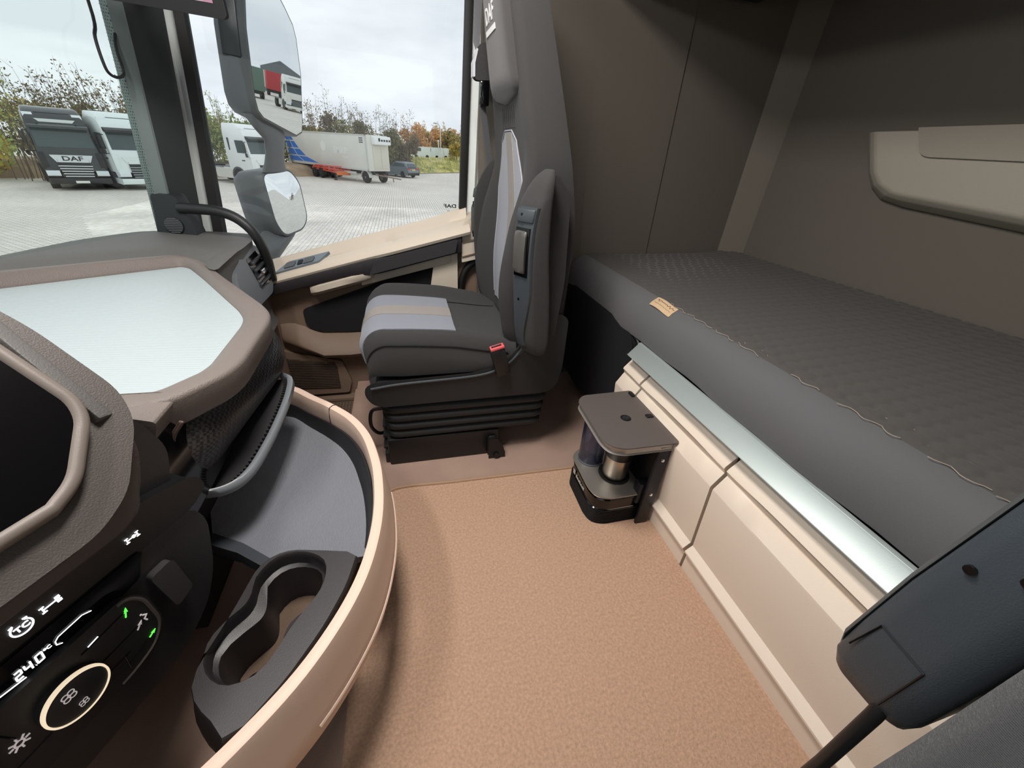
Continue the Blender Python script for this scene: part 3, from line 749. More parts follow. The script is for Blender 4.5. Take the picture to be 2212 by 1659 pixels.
# armrests, folded up beside the backrest
def armrest(y0, y1, dx):
    """y0 outer side, y1 inner side (towards the sitter)"""
    prof_ = [(.500, .392, .43, .5), (.512, .372, .445, .8), (.56, .350, .45, .95), (.70, .334, .438, 1), (.84, .324, .42, 1), (.95, .330, .414, 1), (1.0, .346, .415, .95), (1.04, .370, .416, .8), (1.062, .392, .414, .5), (1.066, .398, .411, .25)]
    P_ = cr([(z, a, b) for z, a, b, f in prof_], 4); F_ = [p[0] for p in cr([(f, 0, 0) for z, a, b, f in prof_], 4)]
    D = y0 - y1; CH = .042
    m = MB(); secs = []
    for (z, a, b), f in zip(P_, F_):
        ym = (y0 + y1) / 2; yo = ym + D / 2 * f; yi = ym - D / 2 * f; c = min(CH, (b - a) * .6)
        poly = [(a + c, yo), (b, yo), (b, yi), (a, yi), (a, yi + .18 * (yo - yi))]
        secs.append([(x + dx, y, z) for x, y in rpoly(poly, [.012, .014, .014, .006, .010], 4)])
    m.loft(secs); ar = obj('armrest', m, fabric_d, st, 60)
    def ax(z):
        for i in range(len(P_) - 1):
            if P_[i][0] <= z <= P_[i + 1][0]:
                t = (z - P_[i][0]) / (P_[i + 1][0] - P_[i][0]); return P_[i][1] + t * (P_[i + 1][1] - P_[i][1]) + dx
        return P_[0][1] + dx
    def C(z, s, d=0):
        """point on the slanted front face: s -1 inner edge .. 1 outer edge, d proud of it"""
        A = V((ax(z), y1 + .18 * D, z)); B = V((ax(z) + CH, y0, z)); t = (B - A).normalized()
        n = V((-abs(t.y), t.x * (1 if D > 0 else 1) * (1 if t.y > 0 else -1), 0)); n = V((-abs(t.y), abs(t.x) * (1 if D > 0 else -1), 0))
        return (A + B) / 2 + (B - A) / 2 * s + n * d
    n = 24; up = []
    for i in range(n + 1):
        z = .535 + .435 * i / n; w = .50 + .46 * sm(.54, .74, z); o = -.94 + w
        up.append([C(z, o - w, -.003), C(z, o - w * .85, .006), C(z, o, .010), C(z, o + w * .85, .006), C(z, o + w, -.003)])
    m = MB(); g2 = [[p - (C(.8, 0, .01) - C(.8, 0, 0)) * 1.0 for p in r] for r in up]
    tb = bmesh.new(); A_ = [[tb.verts.new(p) for p in r] for r in up]; B_ = [[tb.verts.new(p) for p in r] for r in g2]
    for i in range(n):
        for j in range(4): tb.faces.new((A_[i][j], A_[i][j + 1], A_[i + 1][j + 1], A_[i + 1][j]))
        tb.faces.new((A_[i][0], A_[i + 1][0], B_[i + 1][0], B_[i][0])); tb.faces.new((A_[i][4], B_[i][4], B_[i + 1][4], A_[i + 1][4]))
    for j in range(4):
        tb.faces.new((A_[0][j], B_[0][j], B_[0][j + 1], A_[0][j + 1])); tb.faces.new((A_[n][j], A_[n][j + 1], B_[n][j + 1], B_[n][j]))
    m._merge(tb); fs = obj('front_shell', m, slate, ar, 50)
    m = MB(); m.loft([[C(z, s_, d_) for s_, d_ in ((-.72, 0), (-.72, .0125), (.62, .0125), (.62, 0))] for z in (.775, .915)]); obj('grip_slot', m, glossb, ar)
    m = MB(); gp = []
    for z, w, d in ((.782, .40, .010), (.787, .55, .017), (.80, .58, .020), (.845, .56, .0195), (.89, .58, .020), (.903, .55, .017), (.908, .40, .010)):
        gp.append([C(z, -.12 - w, .006), C(z, -.12 - w, d - .002), C(z, -.12 - w * .75, d), C(z, -.12, d - (.006 if .80 <= z <= .89 else 0)), C(z, -.12 + w * .75, d), C(z, -.12 + w, d - .002), C(z, -.12 + w, .006)])
    m.loft(gp); obj('height_grip', m, mat('grip_plastic', '4c4a47', .35), ar, 50)
    m = MB(); m.loft([[C(z, s_, d_) for s_, d_ in ((-.9, -.004), (-.9, .012), (-.2, .016), (.75, .011), (.9, -.004))] for z in (.93, .965)], bev=.003); obj('pivot_cap', m, slate, ar)
    for z, d in ((.95, .0155), (.70, .0096)):
        m = MB(); m.cyl(C(z, -.3, d), C(z, -.3, d - .004), .0042, n=10); obj('screw_hole', m, glossb, ar)
    return ar
armrest(1.110, 1.186, -.006)
armrest(1.79, 1.715, -.040)
# side cover behind the near armrest
m = MB(); m.prism(rpoly([(.40, .515), (.478, .55), (.49, .75), (.475, .98), (.44, 1.05), (.405, 1.04), (.40, .8)], .03), 'y', 1.165, 1.215, .012, 3); obj('side_cover', m, fabric_d, st, 60)
# belt buckle
m = MB(); Rb = Matrix.Rotation(radians(-16), 3, 'Y')
m.box((.292, 1.168, .465), (.052, .03, .105), Rb, .006); bk = obj('belt_buckle', m, blackp, st)
m = MB(); m.box((.278, 1.168, .521), (.050, .030, .010), Rb, .003); obj('release_button', m, mat('red_button', 'd0585c', .4), bk)
m = MB(); m.box((.2745, 1.166, .5275), (.036, .006, .003), Rb); obj('buckle_slot', m, glossb, bk)
# seat belt by the pillar
sb = thing('seat_belt', 'dark seat belt with black guide beside the passenger headrest', 'seat belt', (.33, 1.76, 1.3))
strap = mat('belt_webbing', '6b6b70', .7, rib=(120, .3, 'Z'))
def ribbon(path, w, th=.0016):
    g = [[V(p) - V(d) * w / 2, V(p) + V(d) * w / 2] for p, d in path]
    m = MB(); m.solid(g, (.0, .0015, 0)); return m
obj('upper_strap', ribbon([((.305, 1.77, 1.66), (.8, .6, 0)), ((.298, 1.765, 1.52), (.75, .65, .05)), ((.292, 1.752, 1.42), (.7, .7, .1)), ((.312, 1.74, 1.36), (.7, .7, .1))], .040), mat('pale_webbing', '9b9da3', .6, rib=(120, .3, 'Z')), sb)
obj('lower_strap', ribbon([((.312, 1.74, 1.30), (.7, .7, .1)), ((.318, 1.735, 1.22), (.75, .6, .1)), ((.340, 1.735, 1.10), (.8, .6, .1)), ((.372, 1.74, .95), (.8, .6, 0))], .034), strap, sb)
m = MB(); m.prism(rpoly([(.283, 1.315), (.278, 1.36), (.292, 1.40), (.32, 1.415), (.345, 1.40), (.345, 1.32)], .014), 'y', 1.715, 1.75, .008); obj('belt_guide', m, darkp, sb)
m = MB(); m.prism(rpoly([(.274, 1.32), (.274, 1.36), (.286, 1.398), (.291, 1.396), (.281, 1.358), (.281, 1.32)], .002), 'y', 1.712, 1.752, .002); obj('guide_trim', m, mat('pale_plastic', 'c9cbd0', .4), sb)
m = MB(); m.box((.318, 1.725, 1.275), (.034, .022, .075), None, .006); m.tube([(.308, 1.712, 1.30), (.303, 1.71, 1.27), (.312, 1.71, 1.245)], .003, 6); obj('belt_tongue', m, glossb, sb)
# ---------------------------------------------------------------- dashboard
DB = thing('dashboard', 'grey brown dashboard with ribbed top tray, screen and climate panel', 'dashboard', (-.75, .9, 0))
def mz(x): return .6493 - .085 * x                      # the tray floor rises gently to the front
matpoly = [(-.98, 1.205), (-.80, 1.405), (-.716, 1.497), (-.690, 1.485), (-.625, 1.395), (-.445, 1.125), (-.421, 1.075), (-.413, 1.03), (-.408, .82), (-.416, .785), (-.457, .712), (-.49, .698), (-.545, .703), (-.62, .55), (-.72, .30), (-.98, .30)]
mp2 = rpoly(matpoly, [0, .02, .02, .02, .05, .04, .03, .03, .03, .03, .03, .03, 0, 0, 0, 0], 4)
ccw = mp2[::-1]
m = MB(); m.loft([[(x, y, mz(x) - .012) for x, y in ccw], [(x, y, mz(x)) for x, y in ccw]])
rub = mat('ribbed_rubber_mat', 'a9b4b7', .4, rib=(40, .35, 'Y'), grain=(300, .1))
obj('tray_mat', m, rub, DB)
rings = [(0, -.012), (0, .001), (.003, .004), (.022, .016), (.030, .0185), (.054, .0185), (.060, .0165), (.063, .012), (.0635, .008), (.058, -.038), (.053, -.044), (.02, -.05)]
def roff(d):
    P = offs(ccw, d); return [(c[0] + (p[0] - c[0]) * (1 - .3 * sm(1.02, 1.3, c[1])), c[1] + (p[1] - c[1]) * (1 - .3 * sm(1.02, 1.3, c[1]))) for p, c in zip(P, ccw)]
m = MB(); m.loft([[(x, y, mz(x) + h * (1 + (.7 * sm(-.62, -.78, x) * sm(1.0, 1.25, y) if h > 0 else 0))) for x, y in roff(d)] for d, h in rings], caps=False)
obj('tray_rim', m, dashm, DB, 50)
# hood at the passenger end
hp_ = [(-1.12, 1.12), (-1.017, 1.238), (-.837, 1.438), (-.722, 1.552), (-.66, 1.52), (-.592, 1.415), (-.575, 1.60), (-.585, 1.80), (-.63, 1.872), (-.70, 1.888), (-.80, 1.86), (-.93, 1.78), (-1.0, 1.6)]
hp_ = rpoly(hp_, [0, .02, .02, .02, .02, .02, .03, .05, .05, .03, .05, .05, .05], 4)[::-1]
inl = [V((-1.12, 1.12)), V((-1.017, 1.238)), V((-.837, 1.438)), V((-.722, 1.552)), V((-.66, 1.52)), V((-.592, 1.415)), V((-.40, 1.15))]
def hz(x, y):
    p = V((x, y)); d = min((p - (a + (b - a) * max(0, min(1, (p - a).dot(b - a) / (b - a).length_squared)))).length for a, b in zip(inl, inl[1:]))
    return mz(x) + .013 + .024 * sm(.0, .07, d) + .010 * sm(-.7, -.58, x)
m = MB(); m.loft([[(x, y, z) for x, y in offs(hp_, d)] for z, d in ((.40, -.02), (.42, -.008), (.50, 0), (.66, 0))] + [[(x, y, hz(x, y) + dz) for x, y in offs(hp_, d)] for d, dz in ((0, -.014), (-.004, -.004), (-.010, 0))], caps=False)
tb = bmesh.new(); top_ = [tb.verts.new((x, y, 0)) for x, y in offs(hp_, -.010)]; tb.faces.new(top_)
for _ in range(3):
    bmesh.ops.triangulate(tb, faces=tb.faces[:]); bmesh.ops.subdivide_edges(tb, edges=[e for e in tb.edges if not e.is_boundary and e.calc_length() > .05], cuts=1)
bmesh.ops.triangulate(tb, faces=tb.faces[:])
for v_ in tb.verts: v_.co.z = hz(v_.co.x, v_.co.y)
m._merge(tb)
hood = obj('dash_hood', m, hoodm, DB, 60)
# air vent facing the passenger
Mv = frame((-.574, 1.645, .622), (-.03, 1, 0), (-.18, 0, 1))
m = MB(Mv); m.prism(rpoly([(-.20, -.07), (.11, -.085), (.185, -.05), (.205, .04), (.15, .095), (-.02, .10), (-.14, .06)], .02), 'z', -.02, .012, .004); vt = obj('vent_surround', m, mat('vent_plastic', '6a6f75', .5, grain=(700, .3)), hood)
m = MB(Mv); m.prism(rpoly([(.015, -.035), (.13, -.05), (.185, -.02), (.19, .04), (.14, .08), (-.005, .075)], .012), 'z', .006, .0135); obj('vent_opening', m, glossb, vt)
for k in range(4):
    m = MB(Mv); z = -.028 + k * .027; m.box((.09, z, .016), (.165 - .006 * k, .012, .010), Matrix.Rotation(radians(25), 3, 'X'), .002); obj('vent_slat', m, mat('vent_slat_plastic', '34373b', .35), vt)
m = MB(Mv); m.box((.085, .010, .022), (.05, .016, .012), None, .003); obj('vent_tab', m, chrome, vt)
# lower body of the dashboard
m = MB(); m.bb((-1.15, .75, -.10), (-.62, 1.86, .42)); m.bb((-1.12, -.48, .40), (-.72, 1.30, .655)); m.bb((-1.1, .75, .40), (-.50, 1.35, .62), .02)
obj('dash_body', m, darkp, DB)
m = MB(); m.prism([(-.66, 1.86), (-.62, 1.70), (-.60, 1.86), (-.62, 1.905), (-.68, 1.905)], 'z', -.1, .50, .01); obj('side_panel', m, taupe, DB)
# carbon-look drawer below the rim
carb = mat('carbon_look', '1f1f22', .38)
t = carb.node_tree; N = t.nodes; L = t.links
tc_ = N.new('ShaderNodeTexCoord'); mpn = N.new('ShaderNodeMapping'); mpn.inputs['Rotation'].default_value = (.6, .5, .3); mpn.inputs['Scale'].default_value = (150, 150, 150)
ck = N.new('ShaderNodeTexChecker'); ck.inputs['Scale'].default_value = 1; bpn_ = N.new('ShaderNodeBump'); bpn_.inputs['Strength'].default_value = .9; bpn_.inputs['Distance'].default_value = .0015
ck.inputs['Color1'].default_value = lin('3c3b3d'); ck.inputs['Color2'].default_value = lin('121214')
L.new(tc_.outputs['Object'], mpn.inputs[0]); L.new(mpn.outputs[0], ck.inputs[0]); L.new(ck.outputs['Fac'], bpn_.inputs['Height']); L.new(bpn_.outputs[0], N['Principled BSDF'].inputs['Normal']); L.new(ck.outputs['Color'], N['Principled BSDF'].inputs['Base Color'])
dpr = [(-.44, .662), (-.395, .655), (-.368, .640), (-.350, .605), (-.346, .565), (-.356, .525), (-.378, .497), (-.42, .485), (-.50, .48)]
dpr = [(p.x, p.y) for p in [V((a[0], a[1], 0)) for a in cr([(x, z, 0) for x, z in dpr], 4)]]
m = MB(); ss = []
for i in range(25):
    y = .66 + .52 * i / 24; k = .045 * (max(0, (y - 1.06) / .12)) ** 2 + .03 * (max(0, (.74 - y) / .08)) ** 2 + .11 * (1.18 - y) / .52 * .5
    ss.append([(x - k, y, z) for x, z in dpr] + [(-.52, y, .50), (-.52, y, .65)])
m.loft(ss); dw = obj('drawer', m, carb, DB, 40)
pth_ = cr([(-.402, .658, .662), (-.424, .655, .630), (-.440, .654, .57), (-.450, .654, .512)], 8)
m = MB(); m.tube(pth_, .0035, 8)
for p in cr(pth_, 2): m.ball(p + V((.003, -.003, 0)), .0030, 6)
tag(obj('drawer_piping', m, mat('piping_brown', '5b4a44', .4), dw), 'glossy stitched piping', kind='stuff')
m = MB(); m.bb((-.56, .60, .47), (-.42, 1.20, .66), .01); obj('drawer_case', m, glossb, DB)
# open shelf lip under the drawer
m = MB()
lipp = cr([(-.52, .665, .505), (-.47, .668, .485), (-.405, .685, .468), (-.368, .73, .468), (-.352, .82, .474), (-.345, .93, .482), (-.344, 1.02, .492), (-.350, 1.07, .503), (-.375, 1.09, .51)], 6)
m.loft([[p + V((.0, 0, .009)), p + V((.007, -.002, .006)), p + V((.009, -.003, -.008)), p + V((.004, 0, -.016)), p + V((-.006, 0, -.014)), p + V((-.008, 0, .004))] for p in lipp])
lp = obj('shelf_lip', m, mat('lip_plastic', '767b80', .4), DB, 60)
m = MB(); m.loft([[p + V((-.004, .004, -.008)), p + V((-.004, .004, -.015)), V((-.56, p.y, p.z - .03)), V((-.56, p.y, p.z - .02))] for p in lipp[6:-4]]); obj('shelf_floor', m, darkp, lp)
m = MB()
for k in range(44):
    p = lipp[10 + int(k * .75)]; q = lipp[11 + int(k * .75)]; w = p.lerp(q, (k * .75) % 1)
    m.box(w + V((-.013, 0, -.004)), (.010, .0028, .012))
tag(obj('shelf_ribs', m, darkp, lp, 0), 'fine rubber ribs inside the lip', kind='stuff')
# end face of the tray rim and its small corner block
m = MB(); m.prism(rpoly([(-.515, .7055), (-.435, .7045), (-.408, .695), (-.424, .654), (-.44, .648), (-.52, .652)], .006), 'y', .610, .69, .004); obj('rim_end', m, dashm, DB)

fm_ = mat('fascia_plastic', '463f3b', .55, grain=(500, .25)); lea = mat('leather_edge', '463f3c', .5, grain=(160, .9))
# ---------------------------------------------------------------- centre console facing the driver (rotated frame: x to the right, y into the dash, z up)
u = V((.447, .894, 0)); nv = V((.894, -.447, 0)); O = nv * -.6
MC = Matrix(((u.x, -nv.x, 0, O.x), (u.y, -nv.y, 0, O.y), (0, 0, 1, 0), (0, 0, 0, 1)))
# screen, leaning back
a0 = nv * -.537; Q = V((-.4, .401, .74)); tau = radians(41)
vv = V((-nv.x * sin(tau), -nv.y * sin(tau), cos(tau)))
MS = frame(Q, u, vv)
out = [(-.30, .0), (.0, .0), (.028, .012), (.079, .066), (.087, .088), (.078, .18), (.07, .21), (-.30, .21)]
sc_ = thing('touch_screen', 'black touch screen with pale frame angled toward the driver', 'screen', tuple(MS @ V((-.1, .05, 0))))
fro = rpoly(offs([(x, y) for x, y in out], .016), [.01, .0, .02, .02, .02, .02, .02, .01], 4); fri = rpoly(out, [0, .0, .014, .012, .012, .01, .01, 0], 4)
m = MB(MS); m.loft([[(x, y, z) for x, y in offs(fri, d)] for d, z in ((.0145, -.06), (.0145, -.010), (.0135, -.002), (.0105, .0015), (.005, .002), (.001, .0005), (-.001, -.004))], caps=False); obj('screen_frame', m, mat('frame_plastic', '756c65', .45, grain=(700, .08)), sc_, 60)
m = MB(MS); m.prism(fri, 'z', -.02, -.003); obj('screen_glass', m, glossb, sc_)
m = MB(MS); m.prism(rpoly(offs(out, .05), .02), 'z', -.075, -.02, .012); obj('screen_back', m, fm_, sc_)
# cowl running up the side of the screen
m = MB(MS)
m.loft([[(.098, y, z0) , (.118, y, z0 - .012), (.134, y, z0 - .05), (.11, y, -.10), (.09, y, -.05)] for y, z0 in ((.055, -.006), (.12, -.006), (.24, -.006))], bev=.004); obj('screen_cowl', m, hoodm, sc_)
CN = thing('climate_console', 'black console of climate buttons, knob and lit display beside the tray', 'control panel', tuple(O + u * .1 + V((0, 0, .35))))
# upper fascia with leather edge
fm_ = mat('fascia_plastic', '463f3b', .55, grain=(500, .25)); lea = mat('leather_edge', '463f3c', .5, grain=(160, .9))
m = MB(MC); m.prism(rpoly([(-.45, .628), (.236, .628), (.262, .66), (.278, .705), (.282, .728), (-.45, .74)], [0, .03, .03, .02, .004, 0]), 'y', -.038, .06, .006); obj('fascia', m, fm_, CN)
m = MB(MC); m.tube(cr([(-.45, -.012, .620), (.10, -.012, .620), (.236, -.012, .622), (.268, -.010, .655), (.288, -.008, .70), (.293, -.004, .735)], 8), .013, 10); obj('leather_edge', m, lea, CN, 80)
m = MB(MC); m.prism(rpoly([(.25, .62), (.325, .60), (.345, .66), (.325, .73), (.27, .73)], .02), 'y', .018, .10, .01); obj('knee_panel', m, darkp, CN)
# dark strip with lit icons
m = MB(MC); m.prism(rpoly([(-.45, .548), (.33, .552), (.362, .572), (.352, .60), (.25, .622), (-.45, .623)], [0, .02, .01, .02, .02, 0]), 'y', -.004, .07, .004); st_ = obj('icon_strip', m, blackp, CN)
# display strip
m = MB(MC); m.prism(rpoly([(-.45, .508), (.19, .508), (.225, .512), (.245, .552), (-.45, .552)], .006), 'y', -.008, .06, .003); dp = obj('display_strip', m, glossb, CN)
# button field
m = MB(MC); pan = rpoly([(-.45, .386), (.155, .388), (.192, .398), (.212, .428), (.210, .49), (.196, .514), (-.45, .510)], [0, .02, .02, .02, .02, .012, 0], 4)
m.prism(pan, 'y', -.022, .05, .005); bf = obj('button_field', m, mat('button_plastic', '1d1c1d', .5, grain=(700, .15)), CN)
m = MB(MC); m.tube([(x, -.021, z) for x, z in pan if x > -.4], .0028, 6); obj('field_edge', m, mat('edge_plastic', '4a4442', .4), bf)
m = MB(MC)
for a, b in (((.130, .492), (.186, .496)), ((.120, .452), (.196, .456)), ((.135, .412), (.186, .418)), ((.155, .40), (.158, .43)), ((.045, .492), (.052, .46)), ((.03, .425), (.165, .428)), ((-.06, .425), (.03, .423))):
    A = V((a[0], -.0225, a[1])); B = V((b[0], -.0225, b[1])); m.tube([A, B], .0009, 4)
tag(obj('button_joints', m, glossb, bf), 'thin gaps between the flat buttons', kind='stuff')
# outer console side with blank switch
m = MB(MC); m.prism(rpoly([(-.45, .30), (.20, .30), (.275, .34), (.312, .40), (.337, .50), (.325, .54), (-.45, .54)], [0, .03, .04, .04, .03, .02, 0], 4), 'y', .002, .12, .01); obj('console_body', m, darkp, CN)
m = MB(MC); m.prism(rpoly([(.234, .497), (.268, .499), (.273, .419), (.243, .409)], .008), 'y', -.012, .01, .005); obj('blank_switch', m, mat('switch_grey', '3d3a3b', .45, grain=(700, .1)), CN)
# knob with lit ring
kc = (.1015, .456)
m = MB(MC); m.lathe([(.034, 0), (.034, .012), (.0325, .0145), (.031, .0150)], (kc[0], -.022, kc[1]), (0, -1, 0), 48); kn = obj('fan_knob', m, mat('knob_plastic', '202124', .45), bf)
m = MB(MC); m.lathe([(.0345, .010), (.0350, .0125), (.0345, .0155), (.0325, .0160), (.0322, .0145)], (kc[0], -.022, kc[1]), (0, -1, 0), 48); obj('knob_ring', m, ledo, kn)
def glyph(paths, r, mm, y, parent, name):
    m = MB(MC)
    for p in paths: m.tube([(x, y, z) for x, z in p], r, 6)
    return obj(name, m, mm, parent)
def circ(cx, cz, r, a0=0, a1=360, n=16): return [(cx + r * cos(radians(a0 + (a1 - a0) * i / n)), cz + r * sin(radians(a0 + (a1 - a0) * i / n))) for i in range(n + 1)]
pale = mat('icon_print', 'cfc6c6', .5, emit=.35)
def fan(cx, cz, s, nm): return glyph([circ(cx + s * .6 * cos(radians(a)), cz + s * .6 * sin(radians(a)), s * .45) for a in (45, 135, 225, 315)], s * .10, pale, -.0385, kn, nm)
fan(.096, .470, .0075, 'fan_icon'); fan(.1005, .442, .0052, 'small_fan_icon')
# lit icons
def bar(a, b): return [a, b]
def axle(cx, cz, s, cross):
    g = [bar((cx - s, cz - s * .55), (cx - s, cz + s * .55)), bar((cx + s, cz - s * .55), (cx + s, cz + s * .55)), bar((cx - s, cz), (cx + s, cz))]
    for sx in (-1, 1):
        for sz in (-1, 1): g.append(bar((cx + sx * s - s * .32, cz + sz * s * .55), (cx + sx * s + s * .32, cz + sz * s * .55)))
    if cross: g += [bar((cx + s - .3 * s, cz - .3 * s), (cx + s + .3 * s, cz + .3 * s)), bar((cx + s - .3 * s, cz + .3 * s), (cx + s + .3 * s, cz - .3 * s))]
    else: g.append(circ(cx + .3 * s, cz, .28 * s))
    return g
glyph(axle(.1467, .577, .0078, True), .0009, ledw, -.0055, st_, 'axle_lock_icon')
glyph(axle(.246, .580, .0072, False), .0008, ledw, -.0055, st_, 'axle_icon')
tcx, tcz = .1185, .577
glyph([circ(tcx, tcz, .0098, 125, 415, 26), bar((tcx - .0085, tcz + .0085), (tcx - .0045, tcz + .0095)), bar((tcx + .0045, tcz + .0095), (tcx + .0085, tcz + .0085))], .0010, ledw, -.0055, st_, 'traction_ring')
for c, dx in (('T', -.0035), ('C', .0035)):
    textobj('traction_letter', c, .0105, MC @ Matrix.Translation((tcx + dx, -.0058, tcz)) @ Matrix.Rotation(pi / 2, 4, 'X'), ledw, st_, .0004, .0003)
# 24.0 degrees, segment digits
def seg(cx, cz, w, h, s):
    P = {'a': ((-w, h), (w, h)), 'b': ((w, h), (w, 0)), 'c': ((w, 0), (w, -h)), 'd': ((-w, -h), (w, -h)), 'e': ((-w, 0), (-w, -h)), 'f': ((-w, h), (-w, 0)), 'g': ((-w, 0), (w, 0))}
    return [[(cx + P[k][0][0] + .15 * P[k][0][1], cz + P[k][0][1]), (cx + P[k][1][0] + .15 * P[k][1][1], cz + P[k][1][1])] for k in s]
g = seg(.0895, .5255, .0028, .0058, 'abged') + seg(.0985, .5255, .0028, .0058, 'fgbc') + seg(.1095, .5255, .0030, .0058, 'abcdef') + [[(.1034, .5194), (.1038, .5196)]]
glyph(g, .0010, ledw, -.0095, dp, 'temperature_digits')
glyph([circ(.1165, .5300, .0011), circ(.1208, .5290, .0022, 45, 315)], .0006, ledw, -.0095, dp, 'degree_mark')
glyph([[(.063, .5295), (.0655, .520), (.092, .5155)], [(.05, .5295), (.063, .5295)]], .0008, ledw, -.0095, dp, 'display_line')
glyph([[(.130, .5185), (.1255, .5225), (.1265, .528), (.131, .5315), (.158, .533), (.167, .528)]], .0007, ledw, -.0095, dp, 'display_line')
glyph([[(.139, .4945), (.152, .4965)]], .0008, ledw, -.0225, bf, 'seat_heat_mark')
glyph([[(.030, .490), (.045, .491)]], .0008, ledw, -.0225, bf, 'mode_mark')
def arrow(x0, z0, x1, z1, w=.0027):
    d = V((x1 - x0, z1 - z0)); L_ = d.length; d /= L_; n_ = V((-d.y, d.x)); h = .55
    P = [(0, -.28 * w), (h, -.28 * w), (h - .05, -w), (1, 0), (h - .05, w), (h, .28 * w), (0, .28 * w)]
    return [(x0 + d.x * t * L_ + n_.x * s, z0 + d.y * t * L_ + n_.y * s) for t, s in P]
for (p, mm) in (((.1835, .486, .1895, .5015), ledg), ((.1845, .449, .1945, .4595), pale), ((.1895, .4180, .2005, .4235), ledg)):
    m = MB(MC); m.prism(arrow(*p), 'y', -.0232, -.0215); obj('air_arrow', m, mm, bf)
glyph([[(.1985, .4655), (.2025, .4610), (.1980, .4570), (.1995, .4510)]], .0013, pale, -.0225, bf, 'seated_figure')
m = MB(MC); m.ball((.1972, -.0225, .4680), (.0016, .0010, .0016), 10); obj('figure_head', m, pale, bf)
fx_, fz_ = .0498, .455
glyph([circ(fx_, fz_, .0042)] + [bar((fx_ + .0055 * cos(radians(a)), fz_ + .0055 * sin(radians(a))), (fx_ + .0098 * cos(radians(a)), fz_ + .0098 * sin(radians(a)))) for a in range(0, 360, 45)], .0011, pale, -.0225, bf, 'snowflake_icon')

# ---------------------------------------------------------------- pull-out tray table with cup holder
TR = thing('console_tray', 'curved beige console tray with ribbed black liner and cup holder', 'tray', (-.3, .75, .36))
edge = cr([(-.47, 1.205, .405), (-.395, 1.185, .405), (-.325, 1.12, .405), (-.255, 1.055, .405), (-.195, .985, .405), (-.150, .90, .405), (-.122, .80, .405), (-.110, .72, .405), (-.106, .63, .405), (-.113, .55, .405), (-.130, .475, .405), (-.160, .405, .405), (-.205, .335, .405), (-.262, .275, .405), (-.335, .215, .405), (-.42, .16, .405), (-.52, .11, .405)], 5)
def ring_at(path, i):
    a = path[max(0, i - 1)]; b = path[min(len(path) - 1, i + 1)]; t = (b - a); t.z = 0; t.normalize(); return V((t.y, -t.x, 0)) * -1   # points outward
secs = []
for i, p in enumerate(edge):
    o = ring_at(edge, i)
    k = 1
    secs.append([p + o * d + V((0, 0, h)) for d, h in ((-.006, 0.0), (.006, .003), (.014, .0), (.017, -.010), (.022, -.05), (.028, -.10), (.030, -.112), (.026, -.125), (.022, -.165), (.012, -.172), (.0, -.15), (-.012, -.09), (-.012, -.03), (-.010, -.012))])
m = MB(); m.loft(secs); rimo = obj('tray_rim', m, rim_m, TR, 50)
m = MB()
m.tube([p + ring_at(edge, i) * .0305 + V((0, 0, -.118)) for i, p in enumerate(edge) if 30 < i < 62], .0035, 6); obj('rim_bead', m, rim_m, rimo)
m = MB(); i0 = 15; o = ring_at(edge, i0); p = edge[i0]
m.tube([p + o * -.0122 + V((0, 0, -.09)), p + o * -.0122 + V((0, 0, -.03)), p + o * -.007 + V((0, 0, .0005)), p + o * .006 + V((0, 0, .0035)), p + o * .0145 + V((0, 0, .0)), p + o * .018 + V((0, 0, -.012)), p + o * .0225 + V((0, 0, -.05))], .0016, 6); obj('rim_joint', m, darkp, rimo)
# liner: raised dark edge and ribbed floor
inner = [(p.x, p.y) for p in [edge[i] + ring_at(edge, i) * -.013 for i in range(len(edge))] if p.y > .580]
lin_poly = inner + [(-.20, .580), (-.262, .594), (-.312, .590), (-.40, .66), (-.47, .70), (-.53, .85), (-.54, 1.19)]
m = MB(); m.prism(lin_poly, 'z', .300, .318); liner = mat('liner_rubber', '8b8e96', .36, rib=(105, .8, 'X'), grain=(300, .1))
obj('tray_liner', m, liner, TR)
m = MB(); n_ = len(inner); up = []
for i in range(n_):
    a = V((inner[i][0], inner[i][1], 0)); c = V((-.33, .82, 0)); d = (c - a).normalized()
    up.append([a + V((0, 0, .300)), a + V((0, 0, .352)), a + d * .006 + V((0, 0, .354)), a + d * .012 + V((0, 0, .345)), a + d * .022 + V((0, 0, .322)), a + d * .032 + V((0, 0, .316))])
m.loft(up, closed=False); obj('liner_edge', m, mat('liner_edge_plastic', '222225', .5), TR, 70)
m = MB(); m.prism([(-.54, .66), (-.47, .682), (-.40, .645), (-.33, .592), (-.318, .598), (-.40, .662), (-.47, .702), (-.54, .72)], 'z', .285, .321, .004); obj('liner_sill', m, mat('sill_plastic', '3a3f44', .45), TR)
m = MB(); m.bb((-.62, .66, .25), (-.50, 1.25, .42), .01); m.bb((-.58, .72, .22), (-.2, 1.1, .30), .02); obj('tray_arm', m, darkp, TR)
